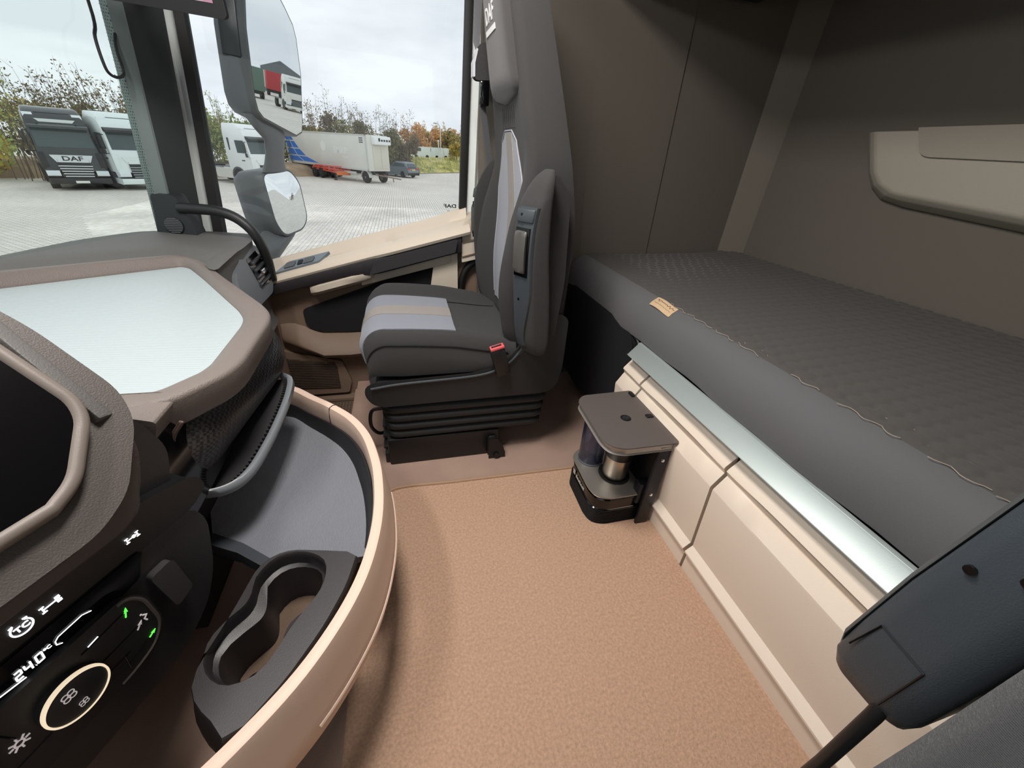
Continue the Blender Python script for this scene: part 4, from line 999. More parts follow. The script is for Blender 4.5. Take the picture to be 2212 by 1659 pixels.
# cup holder block: a figure-eight well cut right through the moulding
def holder_ring(scale, dz):
    return None
c1 = V((-.262, .520)); c2 = V((-.312, .395)); mid_ = V((-.282, .458))
top = .388
outer = [(-.138, .545), (-.205, .562), (-.268, .577), (-.304, .568), (-.323, .545), (-.341, .457), (-.363, .383), (-.361, .350), (-.343, .324), (-.306, .292), (-.287, .266), (-.225, .335), (-.182, .405), (-.152, .475)]
om = rpoly(outer, [.004, .02, .03, .02, .03, .04, .03, .03, .03, .02, .003, .02, .02, .02], 4)
well = [(p.x, p.y) for p in cr([(x, y, 0) for x, y in [(-.209, .541), (-.197, .510), (-.203, .472), (-.226, .436), (-.240, .412), (-.252, .385), (-.270, .358), (-.299, .349), (-.325, .356), (-.350, .382), (-.357, .420), (-.340, .452), (-.322, .470), (-.316, .492), (-.317, .525), (-.291, .560), (-.249, .563)]], 3, True)]
well2 = [(p.x, p.y) for p in cr([(x, y, 0) for x, y in [(-.217, .539), (-.207, .510), (-.216, .474), (-.247, .448), (-.256, .424), (-.256, .393), (-.274, .366), (-.299, .357), (-.325, .363), (-.343, .386), (-.347, .415), (-.326, .440), (-.302, .461), (-.298, .486), (-.307, .522), (-.287, .550), (-.252, .555)]], 3, True)]
N2 = 44
def resamp(P, n):
    P = [V((p[0], p[1])) for p in P]; d = [0]
    for i in range(len(P)): d.append(d[-1] + (P[(i + 1) % len(P)] - P[i]).length)
    out = []
    for k in range(n):
        s = d[-1] * k / n; i = max(j for j in range(len(P)) if d[j] <= s); t = (s - d[i]) / max(1e-9, d[i + 1] - d[i]); out.append(P[i].lerp(P[(i + 1) % len(P)], t))
    return out
def bearing(P):
    mid = mid_; out = []
    PP = resamp(P, 400)
    A = [math.atan2((p - mid).y, (p - mid).x) for p in PP]
    for k in range(N2):
        a = -pi + 2 * pi * (k + .5) / N2
        j = min(range(400), key=lambda i: abs((A[i] - a + pi) % (2 * pi) - pi)); out.append(PP[j])
    return out
ob = bearing(om); wb0 = bearing(well); wb1 = bearing(well); wb3 = bearing(well2)
def lay(P, z, k=1, dx=0, dy=0): return [((mid_ + (p - mid_) * k).x + dx, (mid_ + (p - mid_) * k).y + dy, z) for p in P]
m = MB(); m.loft([lay(ob, .235, .86, -.035, .006), lay(ob, .250, .95, -.036, .006), lay(ob, .32, .99, -.018, .003), lay(ob, top - .014, 1.0), lay(ob, top - .004, .992), lay(ob, top, .975), lay(wb0, top, 1.03), lay(wb0, top - .003, 1.01), lay(wb0, top - .012, 1.0), lay(wb1, top - .030, .985), lay(wb3, top - .034, 1), lay(wb3, .268, .97), lay(wb3, .262, .93)], caps=True)
ch = obj('cup_holder', m, mat('holder_plastic', '2e2b2d', .42, grain=(700, .12)), TR, 50)
m = MB(); m.prism([(p.x, p.y) for p in [mid_ + (q - mid_) * .93 for q in wb3]], 'z', .258, .2645); obj('cup_floor', m, mat('cup_floor_rubber', '5a4636', .7, grain=(300, .4)), ch)
m = MB(); m.lathe([(.018, .264), (.018, .275), (.012, .278), (.0005, .278)], (c2.x, c2.y, 0), (0, 0, 1), 20); obj('power_socket', m, blackp, ch)
# ---------------------------------------------------------------- grab handle, pillar speaker, monitor, cord
gh = thing('grab_handle', 'black tubular grab handle from windscreen pillar down to door sill', 'handle', (-.6, 1.8, .7))
m = MB(); m.prism(rpoly([(-.895, .742), (-.768, .742), (-.775, .80), (-.80, .885), (-.872, .89), (-.878, .83)], .012), 'y', 1.795, 1.87, .012); hb = obj('handle_base', m, mat('handle_base_plastic', '25292c', .55, grain=(500, .2)), gh)
m = MB(); m.tube(cr([(-.800, 1.80, .846), (-.76, 1.795, .846), (-.68, 1.79, .841), (-.62, 1.785, .820), (-.575, 1.78, .775), (-.556, 1.785, .715), (-.553, 1.80, .66), (-.560, 1.82, .575)], 7), .0185, 14); obj('tube', m, mat('handle_rubber', '1b1d1e', .45, grain=(600, .15)), gh, 80)
Mg = frame((-.832, 1.793, .785), (1, 0, 0), (0, 0, 1))
m = MB(Mg); m.lathe([(.030, -.002), (.030, .002), (.028, .003)], (0, 0, 0), (0, 0, 1), 28); sg_ = obj('tweeter_ring', m, blackp, hb)
m = MB(Mg)
for k in range(9):
    y = -.024 + k * .006; w = math.sqrt(max(0, .028 ** 2 - y * y)); m.bb((-w, y, .0025), (w, y + .003, .0045))
tag(obj('tweeter_grille', m, greyp, sg_, 0), 'fine round speaker slots', kind='stuff')

mo = thing('monitor', 'black framed camera monitor hanging at the top of the pillar', 'monitor', (-.57, 1.6, 1.47))
Mm = frame((-.436, 1.585, 1.366), (.999, -.05, -.045), (-.10, -.12, 1))
m = MB(Mm); m.prism(rpoly([(0, 0), (0, .19), (-.30, .19), (-.30, 0)], .01), 'z', -.022, .0, .004); obj('bezel', m, blackp, mo)
scm = bpy.data.materials.new('monitor_image'); scm.use_nodes = True
t = scm.node_tree; N = t.nodes; L = t.links; b = N['Principled BSDF']; tcn = N.new('ShaderNodeTexCoord'); nzn = N.new('ShaderNodeTexNoise'); nzn.inputs['Scale'].default_value = 14
rpn = N.new('ShaderNodeValToRGB'); rpn.color_ramp.elements[0].color = lin('c88fa8'); rpn.color_ramp.elements[0].position = .4; rpn.color_ramp.elements[1].color = lin('e9dff0'); rpn.color_ramp.elements[1].position = .6
L.new(tcn.outputs['Object'], nzn.inputs[0]); L.new(nzn.outputs['Fac'], rpn.inputs[0]); L.new(rpn.outputs[0], b.inputs['Emission Color']); b.inputs['Emission Strength'].default_value = .8; b.inputs['Base Color'].default_value = (.02, .02, .02, 1)
m = MB(Mm); m.prism([(-.022, .026), (-.022, .165), (-.278, .165), (-.278, .026)], 'z', -.002, .0015); obj('display', m, scm, mo)
m = MB(); m.tube([(-.60, 1.62, 1.50), (-.66, 1.75, 1.50), (-.72, 1.86, 1.5)], .018, 10); obj('bracket', m, blackp, mo)
m = MB(); m.tube(cr([(-.822, 1.752, 1.75), (-.82, 1.747, 1.39), (-.82, 1.712, 1.305), (-.82, 1.706, 1.243), (-.82, 1.72, 1.223), (-.82, 1.757, 1.220), (-.82, 1.795, 1.232), (-.82, 1.803, 1.255), (-.82, 1.807, 1.301), (-.82, 1.862, 1.417), (-.82, 1.88, 1.75)], 6), .0042, 8)
tag(obj('cord_loop', m, rubber), 'thin black cord hanging in a loop before the windscreen', 'cord')

# ---------------------------------------------------------------- outside mirrors
mi = thing('side_mirror', 'tall grey double side mirror outside the passenger window', 'mirror', (-.55, 2.2, .65))
hm = mat('mirror_housing', '5d6165', .5, grain=(500, .2)); mg = mat('mirror_glass', 'e8ecec', .01, 1)
hmd = mat('mirror_inner', '3c4044', .35)
def onm(y, z): return V(((-2.126 + .59 * y + .123 * z) / 1.39, y, z))
G1 = [(2.118, 1.60), (2.20, 1.61), (2.262, 1.585), (2.305, 1.545), (2.345, 1.50), (2.358, 1.46), (2.366, 1.338), (2.345, 1.16), (2.334, 1.120), (2.296, 1.105), (2.186, 1.136), (2.110, 1.158), (2.088, 1.18), (2.080, 1.22), (2.083, 1.307), (2.088, 1.429)]
nm = V((1.39, -.59, -.123)).normalized()
def scl(P, k, c=None):
    c = c or (sum(p[0] for p in P) / len(P), sum(p[1] for p in P) / len(P)); return [(c[0] + (p[0] - c[0]) * k, c[1] + (p[1] - c[1]) * k) for p in P]
G1o = offs(G1[::-1], .007)[::-1]
if abs(G1o[0][0] - G1[0][0]) > 0 and G1o[6][0] < G1[6][0]: G1o = offs(G1, .007)
m = MB(); m.loft([[onm(*p) + nm * .004 for p in G1], [onm(*p) + nm * .006 for p in scl(G1, 1.006)], [onm(*p) + nm * .004 for p in G1o], [onm(*p) - nm * .01 for p in scl(G1o, 1.01)], [onm(*p) - nm * .05 + V((-.01, -.02, 0)) for p in scl(G1o, 1.02)], [onm(*p) - nm * .09 + V((-.02, -.02, 0)) for p in scl(G1o, .96)], [onm(*p) - nm * .115 + V((-.02, -.005, 0)) for p in scl(G1o, .8)]])
up_ = obj('upper_housing', m, hm, mi, 40)
m = MB(); m.prism(G1, 'x', 0, .001); 
for v_ in m.bm.verts: p = onm(v_.co.y, v_.co.z) + nm * (.0055 + (v_.co.x)); v_.co = p
obj('mirror_glass', m, mg, up_, 0)
m = MB(); m.loft([[onm(y, z) - nm * .02 + V((-.003, -.024, 0)), onm(y, z) - nm * .07 + V((-.018, -.042, 0)), onm(y, z) - nm * .07 + V((-.018, -.030, 0)), onm(y, z) - nm * .02 + V((-.003, -.012, 0))] for y, z in ((2.10, 1.60), (2.09, 1.43), (2.085, 1.34))], bev=.003); obj('housing_insert', m, hmd, up_)
# neck
m = MB(); nk = [((-.545, 2.175), .115, .045, 1.165), ((-.535, 2.19), .095, .042, 1.12), ((-.525, 2.20), .068, .038, 1.08), ((-.535, 2.20), .062, .036, 1.03), ((-.545, 2.20), .068, .038, .99), ((-.555, 2.205), .085, .042, .955)]
m.loft([[(c[0] + .42 * w * cos(a) - .2 * d * sin(a), c[1] + .9 * w * cos(a) * .9 + d * sin(a) * .9, z) for a in [2 * pi * k / 16 for k in range(16)]] for c, w, d, z in nk]); obj('neck', m, hm, mi, 60)
# lower wide-angle mirror, slightly domed
n2 = V((1.3, -.6, .06)).normalized(); d2 = n2.dot(V((-.55, 2.2, .82)))
def onm2(y, z): return V(((d2 - n2.y * y - n2.z * z) / n2.x, y, z))
G2 = rpoly([(2.128, .945), (2.290, .958), (2.335, .90), (2.332, .745), (2.285, .70), (2.160, .688), (2.128, .75)], .03, 4)
G2o = scl(G2, 1.07)
m = MB(); m.loft([[onm2(*p) + n2 * .002 for p in G2], [onm2(*p) + n2 * .005 for p in scl(G2, 1.03)], [onm2(*p) + n2 * .002 for p in G2o], [onm2(*p) - n2 * .03 + V((-.005, -.01, 0)) for p in scl(G2o, 1.03)], [onm2(*p) - n2 * .09 + V((-.02, -.02, 0)) for p in scl(G2o, 1.0)], [onm2(*p) - n2 * .13 + V((-.02, -.02, 0)) for p in scl(G2o, .86)]])
lo_ = obj('lower_housing', m, hm, mi, 40)
m = MB(); cy2, cz2 = 2.232, .823
rg = []
for k in (1, .8, .6, .4, .2, .001):
    rg.append([onm2(*p) + n2 * (.004 + .016 * (1 - k * k)) for p in scl(G2, k, (cy2, cz2))])
m.loft(rg); obj('wide_mirror_glass', m, mg, lo_, 80)
m = MB(); m.loft([[(-.64, 2.12, .72), (-.52, 2.26, .70), (-.55, 2.28, .66), (-.68, 2.14, .66)], [(-.66, 2.06, .66), (-.58, 2.10, .64), (-.60, 2.12, .58), (-.70, 2.08, .58)], [(-.76, 2.0, .64), (-.66, 2.0, .60), (-.66, 2.02, .52), (-.76, 2.02, .54)]], bev=.012); obj('mirror_bracket', m, hm, mi, 50)

# ---------------------------------------------------------------- driver seat corner
ds = thing('driver_seat', 'dark driver seat at the lower right with black folded-up armrest', 'seat', (.5, -.15, 0))
m = MB(); secs = []
for z, f, e in ((.28, .50, 0), (.36, .46, .0), (.50, .448, .0), (.62, .442, 0), (.80, .440, .002), (1.0, .442, 0), (1.2, .45, -.02), (1.4, .46, -.08)):
    secs.append([(x, y, z) for x, y in rpoly([(f, .020 + e), (f + .02, .036 + e), (.62, .036 + e), (.62, -.42 - e), (f, -.42 - e)], [.01, .01, .02, .02, .04], 4)])
m.loft(secs); obj('backrest', m, mat('driver_seat_fabric', '434547', .95, rib=(150, .6, 'Z'), grain=(700, .4), sheen=.2), ds, 70)
m = MB(); m.bb((-.02, -.42, .36), (.48, -.05, .50), .04, 4); obj('seat_cushion', m, fabric_d, ds)
m = MB(); m.bb((.0, -.40, 0), (.45, -.02, .36), .02); obj('seat_base', m, blackp, ds)
dam = mat('armrest_plastic', '3a4147', .38, grain=(600, .2))
m = MB(); AS = []
for z, x0, y0, y1, k in ((.542, .520, .060, .118, .5), (.55, .506, .050, .130, .8), (.575, .499, .045, .136, 1), (.64, .497, .043, .134, 1), (.73, .497, .041, .129, 1), (.87, .502, .036, .116, 1), (1.0, .51, .03, .105, 1), (1.12, .53, .03, .095, .8)):
    AS.append([(x, y, z) for x, y in rpoly([(x0 + .012, y0), (x0, y0 + .022), (x0, y1 - .014), (x0 + .008, y1), (.60, y1), (.60, y0)], [.01, .012, .006, .006, .02, .01], 3)])
m.loft(AS); am = obj('armrest', m, dam, ds, 50)
m = MB(); m.loft([[(x, y, z) for x, y in ((x0 + .012, y1 + .001), (x0 + .02, y1 + .006), (.60, y1 + .006), (.60, y1 + .001))] for z, x0, y1 in ((.56, .50, .130), (.60, .494, .136), (.73, .494, .129), (.87, .499, .116), (1.0, .507, .105))], bev=.002); obj('armrest_edge', m, mat('armrest_edge_plastic', '4a4c4d', .5, grain=(600, .2)), am)
def face(y, z): return V((.4972 + .012 * max(0, (y - .12) / .014) * 0, y, z))
m = MB()
q_ = [(.1255, .605), (.117, .662), (.0705, .655), (.0735, .572)]
for a, b in ((0, 1), (1, 2), (2, 3)):
    A = V((.4968, *q_[a])); B = V((.4968, *q_[b])); m.tube([A, B], .0011, 5)
tag(obj('hatch_gap', m, glossb, am, 0), 'dark square outline of the armrest hatch')
for y, z in ((.104, .787), (.075, .81)):
    m = MB(); m.cyl((.4985, y, z), (.4955 + .004, y, z), .0048, n=12); m.cyl((.4955, y, z), (.505, y, z), .0048, n=14); obj('screw_hole', m, glossb, am)
m = MB(); m.tube([(.515, .074, .57), (.505, .070, .545), (.502, .064, .41), (.50, .062, .30)], .0085, 10); obj('recline_lever', m, blackp, ds)
# ---------------------------------------------------------------- the yard outside
GZ = -2.3
grd = bpy.data.materials.new('paved_yard'); grd.use_nodes = True
t = grd.node_tree; N = t.nodes; L = t.links; b = N['Principled BSDF']; b.inputs['Roughness'].default_value = .75
tcn = N.new('ShaderNodeTexCoord'); mpn = N.new('ShaderNodeMapping'); mpn.inputs['Rotation'].default_value = (0, 0, pi / 2)
bt = N.new('ShaderNodeTexBrick'); bt.inputs['Scale'].default_value = 1; bt.inputs['Brick Width'].default_value = .24; bt.inputs['Row Height'].default_value = .15; bt.inputs['Mortar Size'].default_value = .012
bt.inputs['Color1'].default_value = lin('f2ece2'); bt.inputs['Color2'].default_value = lin('e8e1d6'); bt.inputs['Mortar'].default_value = lin('958d82')
nzn = N.new('ShaderNodeTexNoise'); nzn.inputs['Scale'].default_value = .28; nzn.inputs['Detail'].default_value = 6
mr = N.new('ShaderNodeMapRange'); mr.inputs['From Min'].default_value = .3; mr.inputs['From Max'].default_value = .7; mr.inputs['To Min'].default_value = .90; mr.inputs['To Max'].default_value = 1.06
mx = N.new('ShaderNodeMix'); mx.data_type = 'RGBA'; mx.blend_type = 'MULTIPLY'; mx.inputs['Factor'].default_value = 1
L.new(tcn.outputs['Object'], mpn.inputs[0]); L.new(mpn.outputs[0], bt.inputs[0]); L.new(tcn.outputs['Object'], nzn.inputs[0]); L.new(nzn.outputs['Fac'], mr.inputs[0])
L.new(bt.outputs['Color'], mx.inputs['A']); L.new(mr.outputs[0], mx.inputs['B']); L.new(mx.outputs['Result'], b.inputs['Base Color'])
m = MB(); m.quad([(-120, -60, GZ - .012), (160, -60, GZ - .012), (160, 140, GZ - .012), (-120, 140, GZ - .012)])
yard = tag(obj('paved_yard', m, grd, None, 0), 'wide pale block-paved lorry yard outside the cab', None, None, 'structure')
# the nearest blocks as real pieces with open joints
PB, PW = .24, .15
bm_ = bmesh.new()
def paver_mesh(bm, x, y, dz=0, g=.012):
    x0, x1, y0, y1 = x + g / 2, x + PW - g / 2, y + g / 2, y + PB - g / 2; z0, z1 = -.012, .0 + dz; c = .006
    lo = [bm.verts.new(p) for p in ((x0, y0, z0), (x1, y0, z0), (x1, y1, z0), (x0, y1, z0))]; hi = [bm.verts.new(p) for p in ((x0 + c, y0 + c, z1), (x1 - c, y0 + c, z1), (x1 - c, y1 - c, z1), (x0 + c, y1 - c, z1))]
    bm.faces.new(hi)
    for i in range(4): bm.faces.new((lo[i], lo[(i + 1) % 4], hi[(i + 1) % 4], hi[i]))
pav_mats = [mat('paver_stone_%s' % n, c, .8, var=(.35, .18)) for n, c in (('pale', 'f4eee5'), ('grey', 'e9e3da'), ('warm', 'eee5d8'))]
random.seed(11)
protos = []
for pm in pav_mats:
    pb = bmesh.new(); paver_mesh(pb, 0, 0); me = bpy.data.meshes.new('paver'); pb.to_mesh(me); pb.free(); me.materials.append(pm); protos.append(me)
cnt = 0; near = []
cols = range(int(-5.4 / PW), int(-1.2 / PW))
for c in cols:
    for r in range(int(13.2 / PB), int(16.2 / PB)):
        x = c * PW; y = r * PB + (PB / 2 if c % 2 else 0)
        near.append((abs(y - (14.0 - .35 * (x + 4.2) * 0)) + abs(x + 3.2) * .35, x, y))
near.sort(); pieces = set()
for k, (d, x, y) in enumerate(near[:300]):
    o = bpy.data.objects.new('paver', protos[random.randrange(3)]); COL.objects.link(o); o.location = (x, y, GZ + random.uniform(-.002, .003)); o.parent = yard; pieces.add((round(x, 3), round(y, 3)))
fbs = [bmesh.new() for _ in range(3)]
for c in range(int(-13 / PW), int(5 / PW)):
    for r in range(int(11 / PB), int(27 / PB)):
        x = c * PW; y = r * PB + (PB / 2 if c % 2 else 0)
        if (round(x, 3), round(y, 3)) in pieces: continue
        if x < -.62 * y + .0 or x > .12 * y: continue
        paver_mesh(fbs[random.randrange(3)], x, y, random.uniform(-.002, .003))
for fb, pm in zip(fbs, pav_mats):
    me = bpy.data.meshes.new('paver_field'); fb.to_mesh(me); fb.free(); me.materials.append(pm)
    o = bpy.data.objects.new('paver_field', me); COL.objects.link(o); o.location = (0, 0, GZ); o.parent = yard; tag(o, kind='stuff')

# ---- vehicles (built facing +x with the front at x=0, then turned)
tyre = mat('tyre_rubber', '1d1d1f', .8); rimm = mat('wheel_rim', 'a8aaaa', .35, .6); gl_d = mat('vehicle_glass', '3f4d4e', .08); blk = mat('vehicle_black_trim', '1c1e20', .5); lampm = mat('headlamp', 'dfe6ea', .15, coat=.5)
def wheel(parent, x, y, z, r, w, side, name='wheel'):
    m = MB(); m.lathe([(r * .55, -w / 2), (r * .93, -w / 2), (r, -w * .35), (r, w * .35), (r * .93, w / 2), (r * .55, w / 2)], (x, y, z), (0, 1, 0), 24); wo_ = obj(name, m, tyre, parent, 50)
    m = MB(); m.lathe([(r * .57, -w * .5), (r * .57, w * .42), (r * .5, w * .46), (r * .42, w * .28), (r * .2, w * .30), (r * .17, w * .5), (.01, w * .5)], (x, y, z), (0, side, 0), 24); obj('rim', m, rimm, wo_, 50)
    return wo_
def sect(f, w, z, rb=-2.25, r=.12): return [(x, y, z) for x, y in rpoly([(f, -w), (f, w), (rb, w), (rb, -w)], [r, r, .05, .05], 3)]
def truck(name, label, paint, loc, fwd, letter=None, grille=None, dark=False):
    o = thing(name, label, 'truck', (0, 0, 0))
    body = mat(name + '_paint_' + paint, paint, .25, coat=.5)
    K = [(.42, .06, 1.22), (.95, .03, 1.25), (1.45, .0, 1.25), (1.95, -.02, 1.25), (2.15, -.06, 1.24), (2.95, -.24, 1.19), (3.12, -.22, 1.18), (3.25, -.28, 1.17), (3.55, -.52, 1.12), (3.82, -.95, 1.04), (3.90, -1.35, .98)]
    m = MB(); m.loft([sect(f, w, z) for z, f, w in K if z >= 1.1 or True][1:]); cab = obj('cab', m, body, o, 30)
    def F(z):
        for i in range(len(K) - 1):
            if K[i][0] <= z <= K[i + 1][0]:
                t = (z - K[i][0]) / (K[i + 1][0] - K[i][0]); return [K[i][j] + t * (K[i + 1][j] - K[i][j]) for j in (1, 2)]
        return K[-1][1:]
    m = MB(); m.loft([[(F(z)[0] + .012, y * (F(z)[1] - .13), z), (F(z)[0] - .03, y * (F(z)[1] - .13), z)][:1] + [(F(z)[0] + .012, yy * (F(z)[1] - .13), z) for yy in (-.5, 0, .5, 1)] for y in (-1,) for z in (2.08, 2.5, 2.93)], closed=False); obj('windscreen', m, gl_d, cab, 0)
    m = MB(); m.prism(rpoly([(-.20, 2.95), (.10, 2.93), (.08, 3.05), (-.24, 3.16)], .02), 'y', -1.13, 1.13, .02); obj('sun_visor', m, blk if not dark else body, cab)
    m = MB(); m.box((-.62, 0, 3.62), (.02, 1.3, .03), Matrix.Rotation(radians(-40), 3, 'Y')); obj('roof_marker', m, blk, cab)
    for s in (-1, 1):
        m = MB(); m.prism([(-.30, 2.10), (-1.12, 2.10), (-1.14, 2.86), (-.42, 2.86)], 'y', s * 1.212, s * 1.252, .01); obj('side_window', m, gl_d, cab)
        m = MB(); m.prism(rpoly([(-1.75, 2.2), (-1.87, 2.2), (-1.87, 3.0), (-1.75, 3.0)], .02), 'y', s * 1.18, s * 1.235); obj('quarter_panel', m, blk if not dark else gl_d, cab)
        m = MB(); m.box((-.14, s * 1.42, 2.45), (.16, .10, .62), None, .05); m.box((-.12, s * 1.42, 1.98), (.16, .10, .26), None, .04); m.tube([(-.2, s * 1.2, 2.8), (-.15, s * 1.42, 2.78)], .025, 6); m.tube([(-.2, s * 1.2, 1.88), (-.14, s * 1.42, 1.88)], .025, 6); m.tube([(-.14, s * 1.42, 1.85), (-.14, s * 1.42, 2.2)], .03, 6); obj('mirror', m, blk, cab)
        m = MB(); m.prism(rpoly([(.085, .98), (.085, .72), (-.30, .66), (-.42, .98)], .04), 'y', s * .72, s * 1.24, .03); obj('headlamp', m, lampm, cab)
        m = MB(); m.prism(rpoly([(-.36, 3.32), (-.62, 3.34), (-.74, 3.56), (-.56, 3.62)], .03), 'y', s * .72, s * 1.09, .01); rl_ = obj('roof_lamp', m, lampm, cab)
        m = MB(); m.prism(rpoly([(.02, 1.05), (.02, 1.85), (-.10, 1.85), (-.10, 1.05)], .02), 'y', s * 1.0, s * 1.26, .02); obj('corner_panel', m, blk if dark else body, cab)
        m = MB(); m.box((-.72, s * 1.252, 1.62), (.30, .02, .07), None, .01); obj('door_handle', m, blk, cab)
        # wheel arch
        m = MB(); R = .66; m.prism([(-1.45 + R * cos(radians(a)), .52 + R * sin(radians(a))) for a in range(-5, 186, 10)] + [(-1.45 + (R - .1) * cos(radians(a)), .52 + (R - .1) * sin(radians(a))) for a in range(185, -6, -10)], 'y', s * .95, s * 1.27, .01); obj('wheel_arch', m, blk if dark else greyp, cab)
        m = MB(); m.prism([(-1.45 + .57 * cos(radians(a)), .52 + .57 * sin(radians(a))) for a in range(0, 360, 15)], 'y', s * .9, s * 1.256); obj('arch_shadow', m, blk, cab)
        m = MB(); m.prism(rpoly([(-2.1, .42), (-2.1, 1.0), (-3.75, 1.0), (-3.75, .42)], .12), 'y', s * .55, s * 1.22, .05); obj('fuel_tank', m, mat(name + '_tank', '8c9293' if dark else 'd8d8cf', .4, .3 if dark else 0), o)
        wheel(o, -1.45, s * 1.08, .52, .52, .32, s); wheel(o, -5.1, s * 1.0, .52, .52, .55, s)
    m = MB(); m.prism(rpoly([(.11, .32), (.10, .62), (-.75, .62), (-.75, .36)], .05), 'y', -1.24, 1.24, .05); obj('bumper', m, body if not dark else blk, cab)
    m = MB(); m.prism([(.06, .62), (.035, 1.5), (-.1, 1.5), (-.1, .62)], 'y', -.62, .62, .02); gr = obj('grille', m, blk, cab)
    for k in range(5):
        m = MB(); z = .70 + k * .125; m.box((.075 - .004 * k, 0, z), (.035, 1.16 + .05 * k, .045), None, .01); obj('grille_slat', m, mat('slat_chrome', 'dfe3e4', .3, .3) if dark else mat('slat_grey', '9ea5a8', .35, .4), gr)
    m = MB(); m.prism(rpoly([(-.84, 1.72), (-.66, 1.38), (.66, 1.38), (.84, 1.72)], .03), 'x', -.05, .045, .01); bdg = obj('badge_panel', m, mat('badge_silver', 'd5dbdc', .4, .2) if dark else body, cab)
    if letter:
        textobj('front_lettering', letter, .30, frame((.050, 0, 1.55), (0, 1, 0), (0, 0, 1)), blk, bdg, .004, .006, sx=1.5)
        m = MB(); m.prism([(-.62, 3.22), (.62, 3.22), (.74, 3.34), (-.74, 3.34)], 'x', -.42, -.26, .01); obj('visor_stripe', m, whitep, cab)
    m = MB(); m.box((.115, 0, .42), (.01, .56, .12)); obj('number_plate', m, mat('plate_white', 'e6e6de', .5), cab)
    m = MB(); m.bb((-6.0, -.45, .55), (-1.0, .45, .90)); obj('chassis', m, blk, o)
    m = MB(); m.prism(rpoly([(-4.45, 1.05), (-5.75, 1.05), (-5.8, .95), (-4.4, .95)], .03), 'y', -1.22, 1.22, .02); obj('rear_mudguard', m, blk if dark else mat('mudguard_grey', '83868a', .6), o)
    m = MB(); m.lathe([(.45, .98), (.45, 1.16), (.40, 1.20)], (-4.9, 0, 0), (0, 0, 1), 20); obj('coupling', m, blk, o)
    o.location = loc; o.rotation_euler = (0, 0, math.atan2(fwd[1], fwd[0]))
    return o
truck('black_tractor', 'black tractor unit with chrome grille slats parked at far left', '1b2022', (-17.45, 29.75, GZ), (.56, -.83), 'DAF', dark=True)
truck('white_tractor', 'white tractor unit parked right beside the black one', 'dfe8e6', (-14.95, 31.1, GZ), (.72, -.69))
truck('white_lorry_cab', 'white tractor unit seen behind the side mirror, left of the white trailer', 'e6ebe8', (-9.75, 37.0, GZ), (.84, -.54))

# ---- refrigerated drawbar trailer (near front corner at the origin, side runs along -x)
sd = V((-.6943, .7197, 0)); fd = V((.7197, .6943, 0))
tr = thing('box_trailer', 'cream refrigerated box trailer with blue panes and pale lettering', 'trailer', (0, 0, 0))
boxm = mat('trailer_panel', 'd9d9cf', .45, var=(.8, .03)); trf = mat('trailer_trim', 'c6c8c2', .4)
m = MB(); m.bb((-12.4, 0, 1.02), (0, 2.55, 3.90), .05); bx = obj('box_body', m, boxm, tr)
m = MB(); m.bb((-12.4, -.03, 1.02), (0.02, .01, 1.16)); m.bb((-12.4, -.03, 3.80), (0.02, .01, 3.90)); m.bb((-.16, -.03, 1.02), (.03, .02, 3.9)); obj('edge_rail', m, trf, bx)
m = MB(); m.bb((-.02, .55, 3.18), (.48, 2.5, 3.85), .08); fr_ = obj('fridge_unit', m, mat('fridge_white', 'eceeec', .35), tr)
for k in range(5):
    m = MB(); m.bb((.475, 1.0 + k * .3, 3.45), (.495, 1.2 + k * .3, 3.60 if k else 3.7)); obj('fridge_vent', m, blk, fr_)
for y in (.62, 1.60):
    m = MB(); m.bb((0.0, y, 1.15), (.035, y + .9, 3.1), .01); obj('front_panel', m, mat('door_panel_cream', 'd0cdbd', .5), tr)
blue = mat('trailer_blue', '1f6fd0', .5)
# blue panes of a curved band at the trailer's left end
cv = [(-11.25, 3.55), (-10.8, 3.0), (-10.1, 2.35), (-9.1, 1.72), (-7.2, 1.2)]
bt_ = [(-12.2, 3.55), (-12.2, 3.0), (-12.15, 2.35), (-12.1, 1.72), (-12.1, 1.2)]
for i in range(4):
    for j in range(2):
        a0_, a1_ = j / 2, (j + 1) / 2
        P = lambda A, B, t: (A[0] + (B[0] - A[0]) * t, A[1] + (B[1] - A[1]) * t)
        q = [P(bt_[i], cv[i], a0_), P(bt_[i], cv[i], a1_), P(bt_[i + 1], cv[i + 1], a1_), P(bt_[i + 1], cv[i + 1], a0_)]
        q = offs(q[::-1], -.05); m = MB(); m.prism(q, 'y', -.012, .004); obj('blue_pane', m, blue, bx)
textobj('trailer_lettering', 'EIMSKIP', .72, frame((-3.75, -.006, 2.50), (1, 0, 0), (0, 0, 1)), mat('faded_white', 'eaeae4', .5), bx, .004, .012, sx=.80)
m = MB(); m.lathe([(.42, 0), (.42, .006), (.36, .006)], (-6.25, -.004, 2.75), (0, -1, 0), 24); obj('trailer_emblem', m, mat('faded_white', 'eaeae4', .5), bx)
textobj('trailer_lettering', 'Flytjandi', .26, frame((-3.0, -.006, 1.98), (1, 0, 0), (0, 0, 1)), mat('faded_white', 'eaeae4', .5), bx, .004, .004)
for k in range(3):
    m = MB(); m.bb((-.95, -.012, 3.25 + .16 * k), (-.45, 0, 3.34 + .16 * k)); obj('notice_sticker', m, greyp, bx)
m = MB(); m.bb((-12.2, .5, .72), (0, .68, 1.02)); m.bb((-12.2, 1.9, .72), (0, 2.08, 1.02)); obj('chassis_rail', m, blk, tr)
m = MB(); m.bb((-5.2, .02, .66), (-1.9, .10, .86)); m.tube([(-1.95, .06, .1), (-1.95, .06, .86)], .03, 6); obj('side_guard', m, trf, tr)
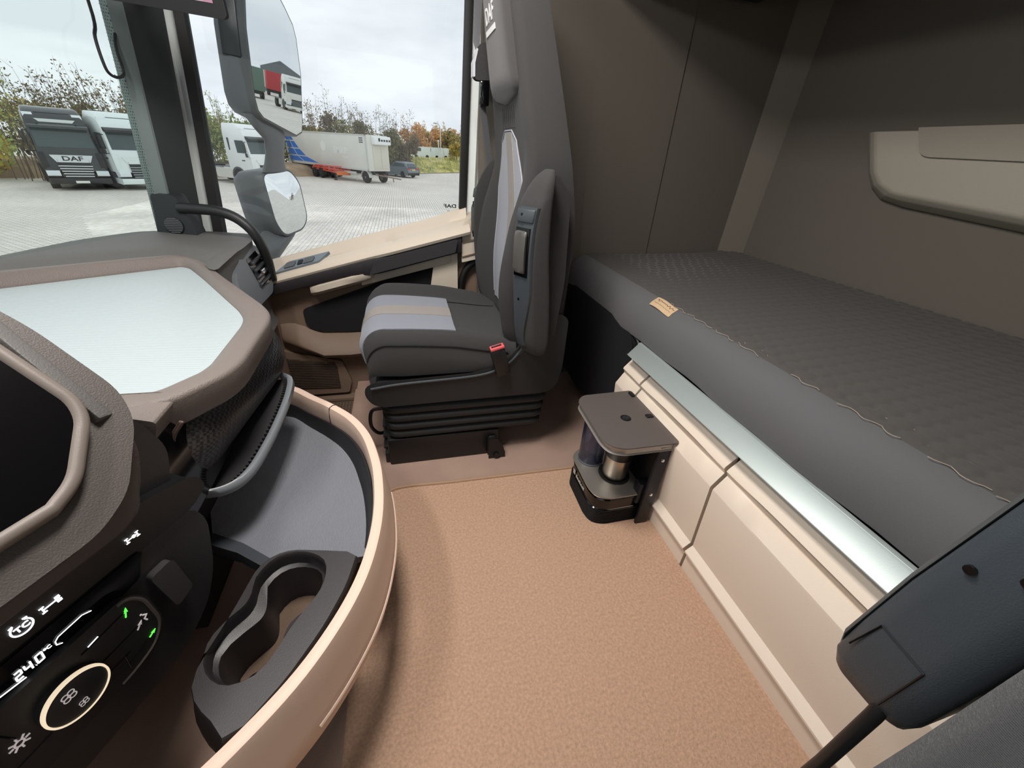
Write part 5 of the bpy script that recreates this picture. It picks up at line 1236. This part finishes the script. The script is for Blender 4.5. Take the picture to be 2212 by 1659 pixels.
for x in (-.75,):
    for y, s in ((.28, -1), (2.25, 1)): wheel(tr, x, y, .48, .48, .36, s)
for x in (-7.4, -8.6):
    for y, s in ((.28, -1), (2.25, 1)): wheel(tr, x, y, .48, .48, .36, s)
m = MB(); R = .6; m.prism([(-.75 + R * cos(radians(a)), .48 + R * sin(radians(a))) for a in range(0, 181, 12)] + [(-.75 + (R - .06) * cos(radians(a)), .48 + (R - .06) * sin(radians(a))) for a in range(180, -1, -12)], 'y', .08, .5); obj('mudguard', m, trf, tr)
m = MB(); m.tube([(-.2, .7, .75), (1.1, 1.27, .62), (2.7, 1.27, .55)], .05, 8); m.tube([(-.2, 1.85, .75), (1.1, 1.27, .62)], .05, 8); m.tube([(1.7, 1.27, .6), (1.7, 1.27, .25)], .05, 8); obj('drawbar', m, mat('rusty_steel', '8a7466', .7), tr)
tr.location = (-2.77, 42.7, GZ); tr.rotation_euler = (0, 0, math.atan2(-sd.y, -sd.x))
# ---- folded red skeleton trailer standing in front of it
rd = thing('red_trailer', 'folded orange red skeletal trailer in front of the cream box trailer', 'trailer', (0, 0, 0))
red = mat('orange_red_paint', 'd4503c', .5)
for z, k in ((.72, 0), (.92, 1), (1.12, 2)):
    for y in (0, 1.1):
        m = MB(); m.box((-2.6 + .35 * k, y, z), (4.6, .14, .12), Matrix.Rotation(radians(1.5 - 1.5 * k), 3, 'Y'), .01); obj('frame_beam', m, red, rd)
for x in (-4.5, -3.5, -2.5, -1.5, -.6):
    m = MB(); m.box((x, .55, .86), (.16, 1.5, .14), None, .01); m.box((x + .1, -.1, .95), (.5, .06, .10), Matrix.Rotation(radians(30), 3, 'Y')); obj('cross_member', m, red, rd)
m = MB(); m.box((-.25, .55, .6), (.3, 1.3, .3), None, .03); obj('end_block', m, mat('orange_paint', 'e5793a', .5), rd)
m = MB(); m.tube([(-1.0, .1, .1), (-1.0, .1, .8)], .06, 8); m.lathe([(.16, 0), (.16, .05)], (-1.0, .1, .0)); obj('landing_leg', m, blk, rd)
for x in (-3.2, -4.4):
    for y, s in ((0, -1), (1.1, 1)): wheel(rd, x, y, .45, .45, .3, s)
rd.location = (-5.6, 44.4, GZ); rd.rotation_euler = (0, 0, math.atan2(-sd.y, -sd.x) - .12)

# ---- grey estate car by the grass
ca = thing('estate_car', 'grey estate car with red tail lamps parked beside the trailer front', 'car', (0, 0, 0))
cp = mat('car_grey', '6f7c82', .25, .2, coat=.6)
m = MB()
low = [(-2.2, .30, .80), (-2.28, .60, .86), (-2.2, .92, .88), (-1.2, .98, .90), (1.0, .98, .90), (1.9, .86, .84), (2.3, .62, .72), (2.3, .32, .70)]
body = [(-2.28, .32), (-2.32, .62), (-2.25, .98), (-1.9, 1.06), (1.0, 1.02), (2.0, .84), (2.32, .62), (2.32, .32), (1.85, .30), (1.75, .6), (1.45, .74), (1.15, .6), (1.05, .28), (-1.0, .28), (-1.1, .6), (-1.4, .74), (-1.7, .6), (-1.8, .30)]
m.prism(body, 'y', -.92, .92, .07, 3, 20); obj('car_body', m, cp, ca, 40)
m = MB(); m.loft([[(-2.2, -.84, 1.02), (-2.2, .84, 1.02), (.75, .84, 1.0), (.75, -.84, 1.0)], [(-1.75, -.68, 1.56), (-1.75, .68, 1.56), (-.1, .68, 1.58), (-.1, -.68, 1.58)], [(-1.6, -.6, 1.62), (-1.6, .6, 1.62), (-.3, .6, 1.64), (-.3, -.6, 1.64)]], bev=.05); cabn = obj('car_roof', m, cp, ca, 40)
for s in (-1, 1):
    m = MB(); m.loft([[(-1.85, s * .845, 1.06), (.45, s * .845, 1.05)], [(-1.55, s * .735, 1.46), (-.15, s * .735, 1.47)]], closed=False); obj('side_glass', m, gl_d, cabn, 0)
    m = MB(); m.box((-2.27, s * .66, .92), (.10, .42, .16), None, .03); obj('tail_lamp', m, mat('tail_red', 'c4242e', .3), ca)
    for x in (-1.4, 1.45): wheel(ca, x, s * .80, .36, .36, .24, s)
m = MB(); m.loft([[(-2.22, -.68, 1.10), (-2.22, .68, 1.10)], [(-1.88, -.58, 1.46), (-1.88, .58, 1.46)]], closed=False); obj('rear_glass', m, gl_d, cabn, 0)
m = MB(); m.box((-2.33, 0, .82), (.02, .52, .12)); obj('number_plate', m, mat('plate_yellow', 'd8c15a', .5), ca)
m = MB(); m.prism([(-2.36, .28), (-2.36, .52), (-2.0, .5), (-2.0, .28)], 'y', -.88, .88, .03); obj('car_bumper', m, blk, ca)
ca.location = (-.1, 54.7, GZ); ca.rotation_euler = (0, 0, math.atan2(.72, -.70))

# ---- grass bank, kerb and far things
gm_ = bpy.data.materials.new('dry_grass'); gm_.use_nodes = True
t = gm_.node_tree; N = t.nodes; L = t.links; b = N['Principled BSDF']; b.inputs['Roughness'].default_value = .9
tcn = N.new('ShaderNodeTexCoord'); nzn = N.new('ShaderNodeTexNoise'); nzn.inputs['Scale'].default_value = .6; nzn.inputs['Detail'].default_value = 6
rpn = N.new('ShaderNodeValToRGB'); rpn.color_ramp.elements[0].position = .35; rpn.color_ramp.elements[0].color = lin('8f9350'); rpn.color_ramp.elements[1].position = .62; rpn.color_ramp.elements[1].color = lin('cfc67e')
L.new(tcn.outputs['Object'], nzn.inputs[0]); L.new(nzn.outputs['Fac'], rpn.inputs[0]); L.new(rpn.outputs[0], b.inputs['Base Color'])
m = MB(); rows = []
base_pts = [(-6, 57), (.6, 59.8), (3, 62.5), (8.8, 69.6), (20, 83), (45, 110)]
for k, (dz, dn) in enumerate(((0, 0), (.15, .4), (.9, 4), (1.5, 8), (1.75, 12), (1.8, 40))):
    rows.append([(x - dn * .55 * 0 + dn * -.25, y + dn * .95, GZ - .01 + dz * min(1, .55 + .12 * i) + .10 * sin(i * 2.1 + k)) for i, (x, y) in enumerate(base_pts)])
R2 = [cr([V(p) for p in r], 6) for r in rows]
m.loft([list(r) for r in R2], closed=False); bank = tag(obj('grass_bank', m, gm_, None, 60), 'yellow green grass bank at the yard edge', None, None, 'structure')
random.seed(5)
gb = bmesh.new()
for k in range(5000):
    i = random.randrange(len(R2[0]) - 8); j = random.randrange(1, 4); t_ = random.random()
    p = V(R2[j][i]).lerp(V(R2[j + 1][i + 1]), t_) + V((random.uniform(-.5, .5), random.uniform(-.3, .3), 0)); h = random.uniform(.15, .45); a = random.uniform(0, pi); w = .05; dx, dy = cos(a) * w, sin(a) * w; l = V((random.uniform(-.12, .12), random.uniform(-.12, .12), h))
    vs = [gb.verts.new(q) for q in (p + V((dx, dy, -.1)), p - V((dx, dy, .1)), p + l)]; gb.faces.new(vs)
me = bpy.data.meshes.new('grass_tufts'); gb.to_mesh(me); gb.free(); me.materials.append(gm_); gt = bpy.data.objects.new('grass_tufts', me); COL.objects.link(gt); gt.parent = bank; tag(gt, kind='stuff')
m = MB(); kp = cr([V((x, y - .25, GZ + .03)) for x, y in base_pts], 6); m.loft([[p + V((0, 0, -.06)), p + V((0, 0, .05)), p + V((-.1, .2, .05)), p + V((-.1, .2, -.06))] for p in kp]); tag(obj('kerb', m, mat('kerb_stone', '8f8578', .8)), 'low kerb at the foot of the grass bank', 'kerb')
lp_ = thing('street_lamp', 'pale street lamp with curved arm beyond the grass bank', 'lamp', (6.75, 75, -.9))
m = MB(); m.tube([(6.75, 75, -1.2), (6.75, 75, 3.3)] + [V(p) for p in [(6.72, 75, 3.7), (6.6, 75, 4.02), (6.35, 75, 4.2), (6.05, 75, 4.24)]], .07, 8); obj('post', m, mat('galvanised', 'd5d8d8', .5), lp_)
m = MB(); m.box((5.9, 75, 4.24), (.5, .2, .1), None, .03); obj('lamp_head', m, greyp, lp_)
lp2 = thing('sign_post', 'short pale post beside the street lamp', 'post', (6.4, 75.2, -1.2))
m = MB(); m.tube([(6.4, 75.2, -1.2), (6.4, 75.2, 1.75)], .09, 8); obj('post', m, mat('galvanised', 'd5d8d8', .5), lp2)
m = MB(); m.ball((6.4, 75.2, 1.85), .16, 10); obj('post_cap', m, whitep, lp2)
lp3 = copy_tree(lp2); lp3.location = (6.4 + 3.9, 75.2 + 8, -1.2); lp3['label'] = 'pale post near the window edge at far right'
# far vans on the road behind the bank
vans = None
for k, (x, y, r) in enumerate(((3.3, 86, .15), (5.3, 88, .1), (7.4, 92, .12))):
    if k == 0:
        vans = thing('white_van', 'white van on the road, leftmost beyond the bank', 'van', (0, 0, 0), 'white vans beyond the grass bank')
        m = MB(); m.prism(rpoly([(-.95, .3), (-.95, .9), (-.55, 1.15), (-.1, 1.85), (2.3, 1.9), (2.4, .3)], .12), 'y', -.9, .9, .08); obj('van_body', m, whitep, vans)
        m = MB(); m.prism([(-.5, 1.2), (-.12, 1.72), (.6, 1.74), (.6, 1.2)], 'y', -.91, .91); obj('van_window', m, gl_d, vans)
        for x_ in (-.35, 1.7):
            for s in (-1, 1): wheel(vans, x_, s * .8, .33, .33, .2, s)
        c = vans
    else:
        c = copy_tree(vans); c['label'] = ('white van between the other two on the far road', 'white van nearest the lamp post on the far road')[k - 1]
    c.location = (x, y, -1.05); c.rotation_euler = (0, 0, r)

# ---- hedges and trees
def leafmat(name, cols, sc=.9):
    m = bpy.data.materials.new(name); m.use_nodes = True; t = m.node_tree; N = t.nodes; L = t.links; b = N['Principled BSDF']; b.inputs['Roughness'].default_value = .8
    tc_ = N.new('ShaderNodeTexCoord'); nz_ = N.new('ShaderNodeTexNoise'); nz_.inputs['Scale'].default_value = sc; nz_.inputs['Detail'].default_value = 8; nz_.inputs['Roughness'].default_value = .7
    rp_ = N.new('ShaderNodeValToRGB'); e = rp_.color_ramp.elements
    while len(e) < len(cols): e.new(.5)
    for i, c in enumerate(cols): e[i].position = .34 + .32 * i / (len(cols) - 1); e[i].color = lin(c)
    L.new(tc_.outputs['Object'], nz_.inputs[0]); L.new(nz_.outputs['Fac'], rp_.inputs[0]); L.new(rp_.outputs[0], b.inputs['Base Color']); return m
LM = {'green': leafmat('hedge_green', ('66783f', '92a058', 'b5b568')), 'yellow': leafmat('hedge_yellow', ('8f9f5a', 'a9b062', 'e0b040')), 'olive': leafmat('hedge_olive', ('55583a', '7d7a4c', '9a8a58')), 'brown': leafmat('hedge_brown', ('5e5240', '7d6e50', '8f8458')), 'orange': leafmat('autumn_orange', ('a0703e', 'd09a58', 'dcae70')), 'gold': leafmat('autumn_gold', ('8c8a48', 'c0a850', 'ddb850')), 'far': leafmat('autumn_far', ('7b7d4c', 'a89a5c', 'c0a066'))}
twig = mat('twig_bark', '6f6453', .9)
def shrub(name, label, x, y, h, w, kind, n=2600, leaf=.16, twigs=26, th=1.5, z0=GZ, lean=0, seed=1):
    random.seed(seed)
    o = thing(name, label, 'tree' if 'tree' in name else 'hedge', (x, y, z0), None)
    bm = bmesh.new()
    blobs = [(random.uniform(-.5, .5) * w, random.uniform(-.5, .5) * w * .6, random.uniform(.25, .8) * h, random.uniform(.28, .5)) for _ in range(9)] + [(0, 0, h * .35, .6)]
    for k in range(n):
        bx_, by_, bz_, br_ = random.choice(blobs)
        d = V((random.gauss(0, 1), random.gauss(0, 1), random.gauss(0, 1))); d.normalize(); r = random.random() ** .45
        p = V((x + bx_ + d.x * br_ * w * .55 * r, y + by_ + d.y * br_ * w * .45 * r, z0 + max(.03, bz_ + d.z * br_ * h * .5 * r)))
        a = V((random.gauss(0, 1), random.gauss(0, 1), random.gauss(0, 1))).normalized(); c = a.orthogonal().normalized(); s = leaf * random.uniform(.6, 1.3)
        vs = [bm.verts.new(q) for q in (p + a * s, p + c * s * .5, p - a * s, p - c * s * .5)]; bm.faces.new(vs)
    me = bpy.data.meshes.new('foliage'); bm.to_mesh(me); bm.free(); f = mesh_obj('foliage', me, LM[kind], o); tag(f, kind='stuff')
    m = MB(); tb = bmesh.new()
    def stick(a, b, r0, r1):
        t = (b - a).normalized(); xx = t.orthogonal().normalized(); yy = t.cross(xx)
        A = [tb.verts.new(a + (xx * cos(q) + yy * sin(q)) * r0) for q in (0, 2.1, 4.2)]; B = [tb.verts.new(b + (xx * cos(q) + yy * sin(q)) * r1) for q in (0, 2.1, 4.2)]
        for i in range(3): tb.faces.new((A[i], A[(i + 1) % 3], B[(i + 1) % 3], B[i]))
    lf = []
    for k in range(twigs):
        bx_ = random.uniform(-.5, .5) * w; a = V((x + bx_, y + random.uniform(-.3, .3) * w, z0)); top_ = V((a.x + bx_ * .3 + random.uniform(-.3, .3) + lean, a.y, z0 + h * random.uniform(.7, 1.0) + th * random.random()))
        mid = a.lerp(top_, .55) + V((random.uniform(-.15, .15), 0, 0)); stick(a, mid, .035, .02); stick(mid, top_, .02, .006)
        for q in range(7):
            s0 = mid.lerp(top_, random.random()); stick(s0, s0 + V((random.uniform(-.45, .45) + lean * .2, random.uniform(-.2, .2), random.uniform(.15, .6))), .010, .004)
            for z_ in range(3): lf.append(s0 + V((random.uniform(-.3, .3), random.uniform(-.15, .15), random.uniform(0, .4))))
    m._merge(tb); br = obj('branches', m, twig, o, 0); tag(br, kind='stuff')
    bm = bmesh.new()
    for p in lf:
        a = V((random.gauss(0, 1), random.gauss(0, 1), random.gauss(0, 1))).normalized(); c = a.orthogonal().normalized(); s = leaf * random.uniform(.35, .7)
        bm.faces.new([bm.verts.new(q) for q in (p + a * s, p + c * s * .5, p - a * s, p - c * s * .5)])
    me = bpy.data.meshes.new('twig_leaves'); bm.to_mesh(me); bm.free(); tag(mesh_obj('twig_leaves', me, LM['brown' if kind in ('brown', 'olive') else kind], o), kind='stuff')
    return o
shrub('hedge_bush', 'yellow and green hedge bush at the left edge behind the black truck', -24.3, 34.0, 4.0, 5.4, 'yellow', 5200, th=2.0, seed=1)
shrub('hedge_bush', 'tall bare-twigged bush directly behind the black truck', -22.0, 37.5, 4.2, 4.2, 'brown', 1200, twigs=60, th=2.6, lean=-.7, seed=2)
shrub('hedge_bush', 'twiggy bush between the black and white trucks', -19.5, 39.0, 4.6, 4.4, 'olive', 1800, twigs=60, th=2.0, lean=-.6, seed=3)
shrub('hedge_bush', 'green bush seen in the gap left of the white lorry cab', -18.3, 44, 4.6, 5.0, 'green', 3600, twigs=34, th=1.6, seed=4)
shrub('hedge_bush', 'green bush behind the white lorry cab roof', -14.8, 46, 5.0, 5.0, 'green', 2600, twigs=40, th=1.6, seed=5)
shrub('hedge_bush', 'olive bush hidden behind the mirror neck', -11.6, 52, 5.0, 5.2, 'olive', 2200, twigs=36, th=2.2, seed=6)
shrub('hedge_bush', 'bush with tall bare shoots above the trailer beside the mirror', -8.4, 54, 5.9, 5.6, 'olive', 4200, twigs=50, th=2.6, seed=7)
shrub('hedge_bush', 'brown bush above the middle of the trailer roof', -4.9, 56, 6.2, 5.8, 'brown', 4600, twigs=30, th=1.2, seed=8)
shrub('hedge_bush', 'olive bush above the trailer fridge unit', -1.7, 58, 6.2, 5.4, 'olive', 4600, twigs=34, th=1.2, seed=9)
shrub('hedge_bush', 'brown olive bush right behind the grey car', 0.3, 60, 4.9, 3.4, 'brown', 3400, twigs=26, th=1.2, seed=10)
shrub('autumn_tree', 'orange autumn tree, leftmost beyond the grass bank', 4.6, 100, 6.6, 7.5, 'orange', 2600, .3, 12, .6, -1.2, seed=11)
shrub('autumn_tree', 'gold autumn tree left of the street lamp', 7.2, 104, 6.2, 7.0, 'gold', 2600, .3, 12, .6, -1.2, seed=12)
shrub('autumn_tree', 'orange gold autumn tree behind the street lamp', 10.2, 106, 6.6, 7.0, 'orange', 2600, .3, 12, .6, -1.2, seed=13)
shrub('autumn_tree', 'pale autumn tree at the right window edge', 13.6, 104, 6.0, 7.0, 'far', 2600, .3, 12, .6, -1.2, seed=14)
shrub('autumn_tree', 'golden young tree on the bank at the right window edge', 9.3, 80.5, 3.4, 2.6, 'gold', 1500, .16, 14, .5, -1.1, seed=15)
for k in range(6):
    shrub('far_tree', ('far tree at the left, first of the distant belt', 'far tree behind the black truck in the distant belt', 'far tree behind the white trucks in the distant belt', 'far tree behind the lorry cab in the distant belt', 'far tree behind the trailer in the distant belt', 'far tree behind the car in the distant belt')[k], -52 + k * 9.6, 72 + k * 4, 5.2, 11, 'far', 1500, .34, 14, 1.0, seed=20 + k)
# dry earth bank behind the left trucks
m = MB(); eb = [(-34, 30), (-25.5, 33.2), (-20, 37.6), (-12, 44), (-7, 50)]
m.loft([[V((x - .2 * d, y + d, GZ - .01 + z)) for x, y in eb] for d, z in ((0, 0), (.8, .5), (2.0, .9), (5, 1.0), (9, .6))], closed=False); tag(obj('earth_bank', m, mat('dry_earth', 'a48d74', .95, var=(.9, .25))), 'low bank of dry earth behind the parked trucks', None, None, 'structure')

# ---- vehicles behind the cab, seen only in the mirrors
def box_rig(name, label, c, loc, ang, L_=9):
    o = thing(name, label, 'trailer', (0, 0, 0))
    m = MB(); m.bb((-L_, -1.25, 1.0), (0, 1.25, 3.9), .04); obj('box_body', m, mat(name + '_' + c, c, .5), o)
    m = MB(); m.bb((-L_ + .3, -.9, .55), (-.3, .9, 1.0)); obj('chassis', m, blk, o)
    for x in (-L_ + 1.4, -L_ + 2.6, -1.5):
        for s in (-1, 1): wheel(o, x, s * 1.0, .5, .5, .4, s)
    o.location = loc; o.rotation_euler = (0, 0, ang); return o
box_rig('green_trailer', 'green curtain trailer seen in the tall mirror, at its left', '5d7468', (70, 42.3, GZ), radians(205), 5)
box_rig('pale_trailer', 'white trailer in the mirror, farther back than the red one', 'd9d6cc', (95, 58, GZ), radians(150), 8)
box_rig('red_box_trailer', 'red trailer seen small in the tall mirror', 'b4353c', (88, 56.3, GZ), radians(205), 3)
truck('mirrored_tractor', 'white tractor unit seen only in the tall mirror, at its right', 'e2e2da', (56, 39.6, GZ), (-.95, -.3))
m = MB(); m.prism([(-4, 0), (4, 0), (4, 4.6), (0, 6.4), (-4, 4.6)], 'y', 0, 8); 
sh_ = obj('depot_shed', m, mat('shed_wall', '6e7478', .7), None); sh_.location = (112, 72.5, GZ); sh_.rotation_euler = (0, 0, radians(120)); tag(sh_, 'grey depot shed far back, seen in the tall mirror', 'shed')
